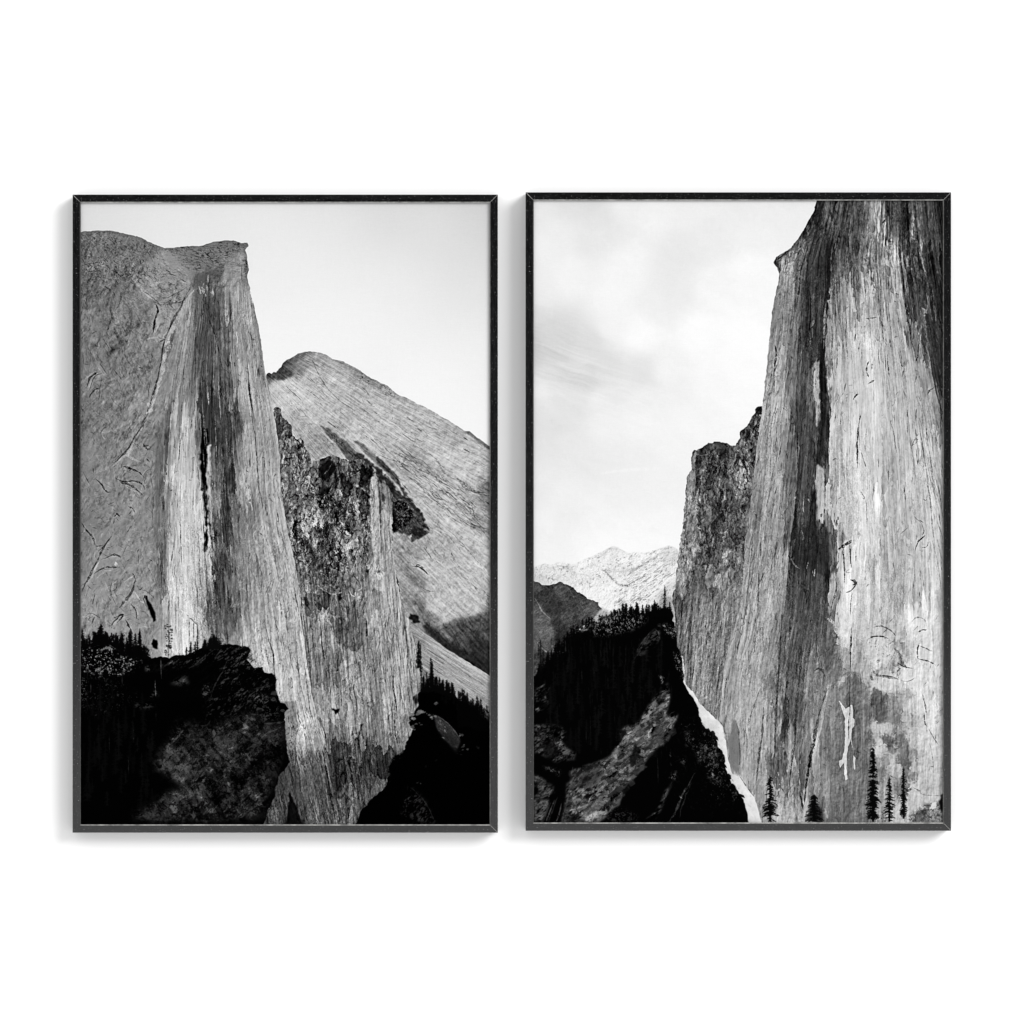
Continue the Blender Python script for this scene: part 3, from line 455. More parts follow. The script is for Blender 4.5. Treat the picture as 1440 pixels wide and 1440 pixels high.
    # dark stain band down the middle of the pillar
    for pts, t, a, b in [([(272,440),(285,425),(303,440),(315,480),(320,530),(322,560),(330,640),(330,700),(322,720),(308,690),(300,640),(285,600),(281,560),(276,500)],72,.35,3),([(282,545),(298,540),(310,560),(308,585),(307,620),(303,622),(300,640),(290,650),(284,640),(284,600)],40,.55,2.5),([(284,600),(290,602),(292,620),(291,650),(291,690),(293,730),(297,760),(300,777),(303,779),(299,768),(296,752),(292,725),(291,777),(288.5,777),(288,720),(284,690),(282,655)],6,.95,.6),([(289,626),(296,625),(296,650),(297,690),(297,712),(299,735),(293,712),(291,680),(292,640)],188,.85,.6),([(297,640),(303,622),(310,660),(309,712),(302,720),(298,700)],120,.6,1.2),([(304,602),(308,602),(308,640),(305,660),(303,640)],30,.7,1),([(311,640),(324,655),(327,690),(325,720),(318,745),(306,745),(311,700)],50,.6,2),([(300,740),(316,740),(320,760),(313,775),(316,790),(318,840),(324,866),(308,866),(303,830),(301,800),(304,780)],52,.65,2),([(299,786),(305,790),(308,822),(304,838),(299,820)],45,.4,1),([(292,778),(299,776),(300,800),(301,832),(295,842),(288,825),(288,790)],190,.6,1.5),([(282,845),(296,838),(312,846),(330,850),(336,866),(335,890),(318,900),(294,902),(288,880)],82,.55,3)]:
        P.patch(pts, t, a, b, 1.2)
    for i in range(46):
        x = P.rn.uniform(277, 330); y = P.rn.uniform(500, 830); h = P.rn.uniform(20, 80); t = P.rn.choice([15, 25, 35, 120, 150])
        P.stroke([(x, y), (x+h*.03, y+h*.5), (x+h*.06, y+h)], P.rn.uniform(.8, 1.8), t, .55)
    for pts, w, t, a in [([(291,440),(298,460),(305,480),(309,500),(313,520)],2,40,.75),([(293,450),(300,465),(305,475)],1.4,28,.8),([(274,430),(275,480),(274,530),(276,560)],1.8,70,.6),([(274,490),(275,520)],1.5,40,.6),([(290,510),(291,560)],3,125,.5),([(300,525),(301,548)],2,140,.6),([(292,550),(293,570)],2.4,200,.6),([(348,515),(350,540),(352,562),(355,578)],3.4,14,.92),([(352,565),(355,590),(359,620),(361,650),(364,690),(366,720)],1.5,45,.75),([(348,512),(346,520)],1.5,60,.6),([(253,732),(254,752),(254.5,775),(255,795)],1.7,45,.8),([(251,730),(253,740)],1.1,90,.6),([(245,692),(247,698)],2,80,.6),([(251,808),(253,820)],1.1,110,.6),([(243,560),(241,620),(240,660),(239,720),(236,790),(230,850)],2,165,.45),([(251,570),(253,640)],1.5,110,.4),([(279,560),(278,600),(280,640),(281,690)],1.5,90,.5),([(371,870),(378,900),(384,920),(386,950),(389,985)],1.6,60,.65),([(384,915),(385,938)],2.2,30,.8),([(382,845),(386,870),(392,890)],1.3,60,.65),([(358,775),(364,795),(368,810)],3,98,.6),([(352,800),(360,818),(366,830)],2,100,.5),([(371,725),(374,750),(378,765),(388,780)],3,180,.5),([(360,745),(356,755),(366,770)],2,195,.45),([(392,740),(400,770),(405,790)],2,105,.4),([(383,815),(378,825),(372,838)],1.6,70,.65),([(386,812),(381,830)],1.5,35,.7),([(369,470),(366,520),(372,560)],3,155,.3),([(372,707),(376,730)],1.6,70,.6),([(393,960),(394,980)],1.4,70,.7),([(410,810),(418,850),(420,870),(421,893)],1.6,50,.65),([(428,930),(431,960),(436,1000),(443,1020)],1.8,55,.65),([(395,830),(402,860),(406,880)],1.2,110,.5),([(363,880),(366,920),(370,935)],2,190,.4)]:
        P.stroke(pts, w, t, a)
    P.D = (noise(X*1.1, Y*1.1, 181, .9)*2, noise(X*1.1, Y*.8, 183, .9)*3)
    # shadow at the foot of the cliff
    P.stroke([(452,1050),(457,1075),(462,1100),(467,1130),(472,1160)], 3, 12, .9)
    P.stroke([(443,1055),(452,1080),(458,1110)], 2, 30, .7)
    P.stroke([(446,1060),(456,1100),(464,1150)], 1.4, 130, .5)
    P.stroke([(435,1090),(442,1130),(450,1160)], 1.5, 35, .6)
    P.patch([(460,1050),(475,1040),(490,1055),(485,1075),(478,1095),(468,1080),(462,1065)], 22, .7, 3, 2)
    P.patch([(452,1100),(472,1095),(482,1120),(484,1150),(470,1155),(462,1130)], 40, .5, 3, 2)
    P.patch([(505,1055),(525,1050),(540,1060),(538,1090),(515,1080)], 45, .6, 4, 2)
    P.patch([(407,1115),(412,1125),(418,1140),(424,1160),(404,1160),(405,1135)], 12, .9, 1, 1)
    P.patch([(484,1150),(500,1130),(520,1112),(536,1102),(542,1098),(540,1106),(524,1122),(510,1138),(500,1158),(484,1160)], 120, .65, 2, 1.5)
    P.speck([(480,1090),(510,1080),(540,1090),(520,1120),(490,1150),(478,1130)], X, Y, 98, 1.0, .6, .6, 120, .5, 3)
    P.D = None
    P.bake(62, .9)
    P.clarity(.42, 3.5)
    P.sharpen(.6, .8)
    # ---------- black forest and crags
    F = [(100,912),(113,910),(117,906),(121,907),(131,903),(145,901),(160,903),(168,910),(185,918),(200,920),(212.5,924.6),(225,922.5),(237.5,924.6),(244,921.5),(250,921.5),(262.5,919.4),(272,915),(283,911),(292,907.5),(300,907),(316.7,907),(330,905.5),(337.5,907.5),(346,907.5),(352,912),(350,920),(348,927),(351,933),(358,939),(370,939),(372,947.5),(383,946.5),(387,951.7),(388.5,972.5),(391,980),(394,989),(400.4,990),(406.7,996),(400,1004),(401.5,1026.7),(404.6,1058),(405.6,1072),(400,1081),(391.7,1093),(385,1120),(377,1141),(371,1160),(371,1175),(100,1175)]
    P.region(F, 2, 0, 1.1, .2)
    B = [(700,1175),(498,1175),(499,1160),(508.7,1139),(523,1123),(537,1111),(544,1101),(545,1083),(552,1068),(567,1053),(575,1036),(580,1026),(575,1016),(582,1003),(588,992),(587,980),(590,972.5),(598,968),(611,968),(621,972.5),(636,976.7),(644,985),(660,992),(676,1002),(690,1014),(700,1014)]
    P.region(B, 1, 0, 1.2, .2)
    P.clip = None
    S1 = [(112,912),(135,905),(165,908),(190,918),(200,925),(196,938),(180,945),(160,950),(148,957),(130,950),(116,945)]
    P.speck(S1, X*.85, Y*1.0, 101, .6, .35, .5, 110, .95, 3, 45)
    P.speck(S1, X*.9, Y*1.05, 102, .55, 1.1, .3, 205, .9, 2, 20)
    P.speck(S1, X*1.4, Y*1.4, 143, .5, .7, .3, 4, .9, 2)
    P.speck([(113,950),(122,955),(122,985),(112,985)], X*1.4, Y*1.4, 103, .5, .9, .3, 150, .9, 2)
    P.speck([(112,950),(170,955),(200,985),(150,1010),(112,1005)], X*1.4, Y*1.4, 104, .5, 1.1, .5, 50, .8, 4)
    P.stroke([(130,911),(150,906),(165,915),(190,922),(200,926)], 1.4, 120, .6, .8)
    P.stroke([(140,915),(150,911),(158,914)], 3.5, 165, .7, .8)
    dg = Y+X*.75
    P.speck([(215,940),(250,925),(300,908),(350,912),(372,950),(388,965),(370,985),(330,1010),(290,1020),(290,985),(320,930)], dg*1.1, (X-Y*.8)*.45, 105, .7, .45, .8, 58, .9, 4, 14)
    P.speck([(250,955),(262,948),(265,960),(250,966),(238,962)], X, Y*1.4, 106, .8, -.4, .6, 62, .8, 1.5, 8)
    P.speck([(205,938),(215,935),(215,943),(205,944)], X, Y, 106, .8, -.6, .6, 85, .8, 1, 8)
    P.stroke([(322,920),(312,945),(302,965),(295,985)], 2.2, 58, .8, .8)
    P.stroke([(300,915),(280,928),(265,940)], 1.8, 62, .7, .8)
    P.stroke([(290,922),(275,934)], 1.5, 55, .7, .8)
    P.speck([(285,965),(296,958),(294,980),(284,980)], X*1.3, Y*1.3, 107, .5, .3, .4, 95, .8, 1)
    P.speck([(350,1000),(352,970),(372,975),(388,985),(392,1010),(375,1020)], X*1.1, Y*1.1, 108, .6, .4, .5, 75, .8, 2, 10)
    for x, y, r, t in [(357,1006,3,80),(365,998,4,80),(376,1007,3,85),(386,976,4,60),(384,985,3,70),(398,1000,2.5,80),(288,977,2.5,80)]:
        P.patch([(x-r*1.3,y+r*.2),(x-r*.5,y-r*.7),(x+r*.7,y-r*.8),(x+r*1.3,y+r*.1),(x+r*.3,y+r*.7)], t, .8, .35, 1.1)
        P.patch([(x-r,y+r*.4),(x+r,y+r*.2),(x+r*1.2,y+r),(x-r*.3,y+r*1.3)], 6, .8, .3, .8)
    # crag under the ledge
    cr = [(250,1015),(300,1020),(345,1000),(375,1018),(400,1020),(398,1045),(392,1075),(380,1110),(368,1150),(300,1155),(225,1155),(185,1150),(230,1120),(260,1105),(215,1080),(222,1060),(240,1040)]
    ww = noise(X*.6, Y*.6, 109, 1.2)*6
    P.speck(cr, (X+ww)*.8+Y*.35, (Y+ww)*1.0-X*.25, 110, .95, .1, .9, 58, .95, 6, 12)
    P.speck(cr, (X+ww)*1.1+Y*.5, (Y-ww)*1.2, 111, .7, 1.0, .6, 95, .6, 6, 10)
    z1, z2 = cells(((X+ww*.6)*.9+Y*.3)/9, ((Y+ww*.5)*.95-X*.25)/6, 12)[:2]; z3, z4 = cells(((X+ww*.5)*.9+Y*.3)/3.6, ((Y+ww*.4)*.95-X*.25)/2.6, 13)[:2]
    m = P.mask(cr, 1.5, 4)
    sl_, k_ = m; g_ = np.clip(z1*19+z3*12+noise(X*.5, Y*.5, 153, 1.1)*19+17-np.exp(-(z2/.1)**2)*22, 0, 100)[sl_]*k_
    P.T[sl_] = np.maximum(P.T[sl_]*.75, g_)
    P.speck(cr, (X-ww)*.9, (Y+ww)*.9, 112, .9, .35, .5, 2, .85, 6)
    P.speck([(310,1035),(328,1030),(332,1050),(318,1072),(295,1070),(292,1050)], (X+ww), Y+ww, 113, .9, -.7, .8, 72, .75, 4, 12)
    for n_, an, f_, a_ in ((260, -.55, (1.5, 3.2), .6), (200, -.55, (.05, .4), .85), (150, .7, (1.4, 2.8), .5), (120, 1.3, (.05, .4), .8)):
        P.hatch(cr, n_, an, (3, 16), (.8, 2.2), f_, a_, .3, .35)
    rg_ = [(230,930),(300,910),(345,910),(385,955),(388,985),(340,1010),(290,1020),(290,985),(240,960)]
    P.hatch(rg_, 220, 2.45, (4, 20), (.8, 2.0), (1.6, 4.5), .6, .2, .2)
    P.hatch(rg_, 160, 2.45, (4, 20), (.9, 2.4), (.05, .4), .85, .2, .2)
    P.flakes(cr, 90, (2, 6), (5, 16), 1.0, (.4, 2.0), .75)
    P.speck([(222,1078),(238,1070),(246,1076),(240,1085),(222,1084)], X, Y*1.3, 114, .8, -.8, .7, 68, .85, 1.5, 14)
    P.speck([(240,1055),(255,1048),(262,1056),(252,1066),(242,1064)], X, Y*1.3, 115, .8, -.4, .7, 78, .8, 1.5, 14)
    P.speck([(185,1140),(215,1138),(240,1150),(230,1158),(190,1150)], X*.6, Y*1.3, 116, .8, -.2, .7, 48, .9, 2, 10)
    P.stroke([(240,1045),(250,1035),(258,1026)], 3, 85, .8, .8)
    P.stroke([(345,1055),(358,1048),(352,1062)], 2, 70, .6, .8)
    P.stroke([(365,1038),(378,1030),(396,1022)], 2.2, 90, .7, .9)
    P.stroke([(370,1018),(385,1016),(400,1016)], 2.4, 80, .7, .7)
    P.speck([(188,990),(215,985),(218,992),(205,998),(190,995)], X*.6, Y*1.3, 117, .7, .2, .6, 58, .8, 1.5)
    P.speck([(205,975),(220,972),(222,980),(208,982)], X*.6, Y*1.3, 118, .7, 0, .6, 60, .8, 1.5)
    for x, y0, y1, t in [(217.7,955,980,125),(226,925,955,80),(187,1020,1045,45),(180,1060,1090,32),(153,1030,1060,28),(127,960,976,60),(219,1000,1015,25),(171,945,965,35)]:
        P.stroke([(x, y0), (x+.5, y1)], 1.3, t, .9, .2, False)
    for i in range(60):
        x = P.rn.uniform(114, 215); y = P.rn.uniform(960, 1110); h = P.rn.uniform(18, 40)
        P.conifer(x, y, y+h, h*.34, P.rn.uniform(5, 12), 1.0, 0, .3, .05, .8)
    # right black: rocks
    sl = [(609,1008),(616,1007),(624,1014),(636,1024),(645,1036),(648,1043),(644,1052),(636,1050),(626,1040),(616,1026)]
    P.patch(sl, 58, .9, .8, .6)
    P.patch([(616,1026),(626,1030),(646,1042),(643,1060),(632,1048),(622,1036)], 30, .8, 2, 1)
    P.hatch(sl, 60, .95, (4, 16), (.8, 1.8), (.3, 1.7), .7)
    P.speck(sl, X*1.4, Y*1.4, 130, .5, .5, .5, 20, .7, 1)
    P.stroke([(613,1006),(625,1014),(637,1025),(648,1040)], 1.4, 130, .7, .5)
    for x, y, r, t in [(646,1034,3,110),(650,1050,3,90),(654,1056,2.5,70),(610,1008,4,150),(600,1004,3,110),(607,1009,2.5,140),(584,1003,5,150),(579,1012,4,160),(591,1000,4,130),(580,1024,3,120),(588,1018,3,90),(613,989,2.5,110),(588,1102,2,60),(613,1070,2,20),(601,1077,2,14),(670,1050,3,22),(646,1060,3,25)]:
        for q in range(3):
            ax, ay, rr = x+P.rn.uniform(-r, r)*1.2, y+P.rn.uniform(-r, r)*.8, r*P.rn.uniform(.3, .7)
            P.patch([(ax-rr*1.3,ay+rr*.2),(ax-rr*.5,ay-rr*.7),(ax+rr*.7,ay-rr*.8),(ax+rr*1.3,ay+rr*.1),(ax+rr*.3,ay+rr*.7)], t*P.rn.uniform(.5, 1), .85, .3, .7)
    P.patch([(580,984),(583,977),(587,978),(588,988),(584,997),(580,994)], 110, .6, .8, 1)
    P.patch([(583,982),(586,980),(586,988),(583,990)], 5, .9, .5, .5)
    P.hatch([(578,1000),(612,1004),(650,1045),(640,1075),(600,1060),(575,1030)], 70, .9, (2, 8), (.8, 2), (2, 8), .5, .3, .5)
    lr = [(574,1106),(582,1112),(592,1122),(604,1138),(613,1158),(568,1158),(565,1140),(570,1120)]
    P.speck(lr, (X+Y)*.8, (Y-X)*.4, 119, .8, .1, .8, 48, .85, 2, 8)
    P.stroke([(578,1108),(590,1119),(602,1136),(612,1156)], 1.6, 60, .7, .6)
    P.speck([(536,1082),(548,1078),(548,1100),(538,1100)], X*1.4, Y*1.4, 120, .5, .4, .4, 80, .8, 1)
    P.patch([(556,1050),(562,1056),(568,1052),(566,1060),(558,1062),(554,1056)], 95, .6, .8, 1)
    P.speck([(545,1052),(566,1048),(566,1066),(548,1070)], X*1.5, Y*1.2, 121, .5, .6, .4, 100, .7, 1.5)
    # ---------- trees on the left ridge
    for x, yt, yb, w, d in [(141,877,905,15,1.6),(115,884,912,9,1.2),(134,889,906,10,1.5),(148,888,906,9,1.4),(170,888,922,11,1.2),(182,886,925,11,1.4),(190,890,926,10,1.3),(196,884,928,9,1.0),(178,896,922,9,1.3),(202,906,926,8,1.0),(164,894,915,8,1.2),(208,912,928,8,1.2),(268,902,922,7,1.2),(277,893,916,6,.9),(274,902,916,6,1.2),(289,900,914,7,1.2),(262,910,922,5,1.2)]:
        P.conifer(x, yt, yb, w, 5, d)
    for i in range(60):
        x = P.rn.uniform(114, 208); b = np.interp(x, [112,131,160,185,212], [911,904,904,919,926]); h = P.rn.uniform(7, 17)
        P.conifer(x, b-h, b+2, h*.5, 5, 1.5)
    for x, yt, yb, w in [(141,877,908,19),(133,888,908,12),(150,889,908,12),(172,890,922,13),(183,888,926,13),(196,886,930,11)]:
        P.conifer(x, yt, yb, w, 4, 1.7)
    # thin open pine
    P.stroke([(236,880),(237,900),(236,925)], 1.6, 14, .95, .3)
    for i in range(70):
        y = P.rn.uniform(878, 922); hw = 6.5 if y < 905 else 5
        x = 236+P.rn.uniform(-hw, hw)
        if P.rn.random() < .22: continue
        P.patch([(x-1.5,y),(x,y-1),(x+1.7,y),(x,y+1)], 22, .85, .3, .5)
    for i in range(16):
        x = P.rn.uniform(286, 312); h = P.rn.uniform(5, 17)*(1-abs(x-299)/22)+4
        P.conifer(x, 911-h, 912, h*.75, 8, 1.6)
    P.stroke([(312,890),(314,900),(314,905)], 4, 190, .7, .8)
    P.speck([(318,900),(335,898),(338,906),(322,906)], X*1.5, Y*1.5, 122, .5, .5, .4, 120, .8, 1)
    # the ladder-like flake on the pale wall
    for pts in [[(265.5,869),(265.5,885),(265.7,906)],[(271.5,873),(272,890),(272,903)],[(265,868),(270,871),(277,879)],[(277,878),(278,895),(277,902)]]:
        P.stroke(pts, 1.5, 25, .9, .2, False)
    # right forest
    for x, yt, yb, w, d in [(588.5,900,940,8,1.3),(591,905,945,7,1.0),(606,924,968,8,1.3),(608,930,960,6,1.1),(600,945,970,6,1.0),(596,950,972,6,1.1),(592,942,975,5,.9),(622,966,985,6,1.2),(627,970,990,6,1.2),(632,966,985,7,1.2),(638,975,990,5,1.2),(647,972,1000,7,1.4),(652,978,1000,6,1.2),(657,974,1005,8,1.4),(665,982,1005,7,1.2),(671,978,1010,8,1.5),(676,982,1015,7,1.2),(684,996,1020,6,1.2),(688,1005,1030,8,1.0),(643,984,1000,5,1.2),(612,962,975,5,1.2),(617,965,975,5,1.2)]:
        P.conifer(x, yt, yb, w, 5, d, a=.93)
    for i in range(70):
        x = P.rn.uniform(594, 690); b = np.interp(x, [590,611,636,660,690], [972,969,978,994,1015]); h = P.rn.uniform(7, 20)
        P.conifer(x, b-h, b+3, h*.42, 5, 1.3)
    P.patch([(643,985),(660,988),(676,996),(690,1012),(690,1030),(640,1020)], 3, .9, 1, 2)
    P.speck([(672,985),(690,975),(690,1015),(678,1005)], X*1.6, Y*1.6, 123, .4, .5, .4, 175, .55, 1.5)
    g = P.out()
    return g + P.np.randn(*g.shape)*1.6*np.clip(g/60,.15,1)
def make_face():
    P = Pic(749, 281, 1328, 1158, 23); X, Y = P.X, P.Y
    # ---------- cloudy sky
    T = P.field([(755,290,232),(800,290,226),(830,292,222),(845,310,228),(790,330,236),(760,350,240),(830,330,230),(800,390,243),(760,390,238),(880,290,238),(920,300,240),(980,300,238),(1000,320,233),(980,350,232),(960,355,230),(1040,300,234),(1100,300,236),(1060,330,238),(1010,340,234),(950,400,233),(945,420,234),(930,430,238),(1000,400,244),(1050,380,246),(1080,420,246),(880,380,244),(860,420,245),(900,470,249),(980,470,250),(1050,470,250),(860,460,243),(760,420,236),(752,440,222),(760,465,214),(790,470,216),(830,480,220),(755,500,208),(780,500,212),(820,500,222),(770,530,220),(800,525,210),(830,535,210),(850,520,222),(900,525,226),(890,540,228),(940,520,243),(760,545,236),(790,560,226),(810,565,226),(840,560,236),(900,560,238),(950,550,240),(1000,540,246),(1050,550,248),(760,580,228),(780,600,226),(760,620,228),(800,620,232),(850,600,240),(900,600,243),(960,590,244),(820,640,234),(860,650,236),(900,640,238),(950,630,242),(760,680,234),(800,700,239),(870,690,239),(920,700,240),(950,680,240),(760,740,240),(850,740,245),(920,740,246),(760,780,244),(850,760,250),(920,760,249)], soft=14, p=2.2)
    cw = noise(X*.3, Y*.3, 1, 1.4)*10
    w = np.exp(-((Y-X*.42-175)/55)**2)*np.clip((960-X)/160, 0, 1)
    T = T + (noise((Y-X*.35+cw*.12)*.9, (X+Y*.3)*.07, 2, 1.1)*4)*w + noise((X+cw)*.3, (Y+cw)*.5, 3, 1.3)*1.3 + 3
    P.T[:] = T
    P.N[:] = noise(X*.35, Y*3, 5, .4)*.9 + noise(X*3, Y*.35, 6, .4)*.6
    for pts, wd, t, a in [([(750,480),(775,488),(800,500),(830,512)],3,228,.5),([(752,494),(780,506),(815,518),(850,520)],2.5,226,.5),([(750,490),(790,512)],4,206,.35),([(836,667),(865,663),(895,660),(915,659.5),(945,658)],2.6,250,.75),([(800,640),(850,650),(900,655)],4,232,.4),([(755,520),(790,532),(820,545)],4,206,.4)]:
        P.stroke(pts, wd*1.6, t, a, .1, True, 1.2)
    # ---------- snowy range
    far = [(745,798),(754,796),(766,792),(775,793),(784.6,791),(799,792),(806,793),(816,790),(825,786),(834.6,782),(842,779),(849,775),(855,771),(859.6,768.5),(865,769),(870,770.5),(878,775),(885,779),(889,778),(897,777),(907.5,776),(915,775),(922,773),(930,770),(939,766.5),(945,768),(949,769.5),(953,772),(960,780),(960,900),(745,900)]
    dg = Y*.8+X*.6; dh = X*.8-Y*.6
    n1 = noise(X*1.3+Y*.8, Y*1.2-X*.4, 10, .7)
    T = P.field([(760,800,215),(790,795,222),(820,795,228),(850,785,222),(862,772,215),(880,785,238),(900,785,235),(920,780,232),(940,770,212),(945,785,205),(925,790,225),(905,800,228),(880,800,215),(860,800,218),(840,800,225),(800,805,215),(780,815,215),(760,815,200),(820,815,222),(850,815,225),(880,815,222),(910,810,228),(940,800,220),(950,800,222),(930,820,232),(900,830,235),(870,830,232),(840,835,235),(815,830,225),(800,825,215),(860,850,235),(890,850,232),(920,840,222),(940,830,205),(935,845,150),(880,860,190),(850,870,160)], soft=6)
    T = np.minimum(T+17, 246)
    wq = noise(X*.25, Y*.25, 149, 1.9)*6 + X*.35
    P.region(far, T, n1*4 + np.where(relief(X*.8+wq, Y*1.1+wq, 148, 1.5) < 0, relief(X*.8+wq, Y*1.1+wq, 148, 1.5)*8, relief(X*.8+wq, Y*1.1+wq, 148, 1.5)*3) -np.clip(noise(X*1.5+Y, Y*1.5, 12, .6)-.55, 0, 2)*26, .7, .5)
    for pts, wd, t, a in [([(835,784),(848,782),(856,772),(866,770)],2.6,178,.7),([(853,778),(852,770)],2,185,.5),([(870,772),(880,778),(888,778)],1.8,175,.7),([(900,778),(915,778),(930,772),(945,769)],2.2,185,.65),([(850,790),(870,782),(890,784)],1.5,200,.5),([(846,799),(866,802),(888,800),(902,795),(915,788),(930,779),(950,777)],2.4,168,.7),([(905,795),(925,782),(940,778)],3,190,.5),([(846,800),(856,808),(866,817),(876,823),(889,823)],2.2,105,.8),([(872,822),(880,824),(889,822)],2,70,.8),([(755,801),(780,797),(800,797),(825,802)],1.4,175,.6),([(820,800),(835,797),(846,800),(860,803)],1.5,175,.6),([(790,800),(812,805),(832,812),(826,822)],1.5,175,.6),([(850,850),(870,836),(893,827)],1.4,180,.6),([(870,838),(885,830)],1.6,120,.6),([(870,848),(885,845),(902,838)],1.4,140,.7),([(905,834),(918,822),(932,812)],1.2,170,.5),([(915,845),(930,833),(950,820)],1.6,175,.5)]:
        P.stroke(pts, wd*1.2, t, a*.8, 1.0, True, .6)
    P.speck([(800,800),(850,775),(880,778),(905,800),(850,825),(810,815)], X*1.0+Y*.6, Y*1.3, 140, .8, .75, .6, 172, .7, 3)
    P.speck([(900,790),(950,772),(952,830),(900,850),(870,860),(860,840)], (Y+X*.65)*1.2, (X-Y*.65)*.35, 139, .7, .55, .6, 165, .7, 3)
    P.speck([(752,800),(800,795),(845,830),(800,822),(752,816)], X*1.2, Y*1.4, 138, .7, .7, .6, 170, .7, 3)
    P.hatch([(752,800),(790,793),(850,785),(890,800),(850,830),(800,822),(752,815)], 150, .5, (2, 9), (.7, 1.5), (.66, .9), .75, .4, .5)
    P.hatch([(870,810),(915,790),(952,778),(952,815),(900,840)], 230, -.65, (3, 16), (.7, 1.4), (.66, .9), .75, .2, .15)
    P.hatch([(850,780),(950,772),(950,830),(860,850),(830,830)], 160, -.5, (3, 12), (.7, 1.4), (1.05, 1.12), .7, .3, .4)
    # dark wooded flank at the left
    fl = [(745,812),(751,816),(757,820),(762,822),(770,825),(780,820),(787,818),(793,820),(799,822),(807,828),(814,832.5),(822,837),(828,841),(836,845),(841,846),(843,852),(846,857.5),(840,866),(834.6,872),(822,880),(810,886),(850,890),(850,1000),(745,1000)]
    T = P.field([(755,822,90),(770,835,55),(790,830,75),(800,835,58),(820,845,72),(838,852,88),(800,850,58),(780,850,50),(820,865,75),(840,862,90),(800,870,70),(770,860,48),(755,840,60),(752,855,80),(765,865,80),(760,880,95),(770,890,100),(755,895,85),(768,905,85),(755,910,100),(760,925,60),(752,935,75),(785,880,50),(790,895,40),(810,880,60)], soft=5)
    P.region(fl, T, noise(dg*1.4, dh*.6, 14, .7)*9+noise(X*1.6, Y*1.6, 15, .5)*7, 1.0)
    P.hatch([(751,820),(800,825),(840,850),(810,880),(752,940)], 220, .8, (3, 18), (.7, 1.5), (.5, 1.6), .6, .2, .25)
    P.stroke([(789,820),(800,828),(812,850),(822,870)], 1.5, 100, .5)
    P.patch([(753,842),(762,855),(772,872),(776,885),(772,908),(766,915),(756,900),(750,880),(749,845)], 92, .6, 2, 1.5)
    P.stroke([(751,840),(765,862),(780,873)], 1.6, 150, .6, .7)
    P.stroke([(753,902),(763,912),(771,920)], 1.6, 165, .6, .7)
    # pale slope between flank and forest
    P.patch([(846,857),(858,848),(880,838),(905,830),(950,818),(950,835),(935,850),(915,858),(893,862),(875,866),(840,872),(833,869)], 226, .6, 1.5, 1)
    P.patch([(843,866),(848,858),(858,850),(870,845),(868,852),(862,862),(853,870),(840,874),(834,872)], 62, .8, 1, 1.2)
    P.patch([(870,848),(886,845),(902,839),(895,846),(884,850),(878,860),(868,860)], 88, .7, 1, 1.3)
    P.patch([(906,857),(920,845),(938,832),(950,822),(950,850),(935,855),(920,860)], 135, .8, 1, 1)
    P.hatch([(840,868),(870,842),(905,832),(950,822),(948,850),(880,862)], 170, -.7, (3, 16), (.7, 1.5), (.4, .85), .7, .2, .2)
    P.stroke([(834,872),(840,866),(846,858)], 1.6, 200, .7, .4)
    P.stroke([(838,868),(845,862)], 1.2, 230, .7, .3)
    # ---------- shattered buttress left of the great face
    K = [(975,633.5),(980,633.5),(984.6,632),(988,630),(993,628),(998,624),(1003,623.5),(1008,621),(1011.7,621),(1017,622),(1022,623),(1026,626),(1031,626.5),(1034.6,626),(1038,618),(1041,612),(1043,606),(1046,603),(1052.5,597),(1058.7,584.6),(1062,581),(1065,572.5),(1072,570),(1085,600),(1080,900),(1060,1000),(1040,1060),(1020,1040),(1009,1012),(995,999.6),(984.6,989),(974,972.5),(963.7,962),(961.7,943),(959.6,922.5),(953,916),(950,902),(950,881),(949,865),(948,857.5),(945,847),(946,836.7),(949,828),(951,816),(953,789),(955,772),(959.6,747),(962.7,716),(964,691),(966,680),(967,670),(972,659.6),(973,641)]
    w3 = noise(X*.9, Y*.9, 59, 1.0); w4 = noise(X*.9, Y*.9, 60, 1.0)
    q1 = X*.94+Y*.34; q2 = Y*.94-X*.34; q3 = X*.96-Y*.26; q4 = Y*.96+X*.26
    c1, e1, gx, gy = cells((X+w3*.9+noise(Y*.3,X*.1,167,1.2)*2)/8, (Y+w4*1.5)/20, 1); c2, e2 = cells((q3+w4*.6)/4, (q4+w3*.9)/10, 2)[:2]; c3, e3 = cells((q1+w3*.5)/2.2, (q2+w4*.6)/4.6, 3)[:2]
    am = np.clip(1+.5*noise(X*.35, Y*.3, 166, 1.2), .35, 1.9)
    rk = am*(c1*16+c2*14+c3*7-np.exp(-(e1/.09)**2)*np.clip(noise(X*.5,Y*.4,165,1)+.5,0,1.3)*40-np.exp(-(e2/.12)**2)*18+np.exp(-((e1-.25)/.07)**2)*lines(noise(X*.5,Y*.3,66,.9),.6)*36+noise(X*1.8, Y*1.5, 56, .4)*6)
    lo = np.clip((Y-800)/70, 0, 1)
    st = noise((X+Y*.08)*1.3, Y*.07, 57, .8)*11 + noise(X*1.8, Y*1.5, 58, .45)*8 + c3*4
    P.D = (gx*8*.75, gy*20*.75)
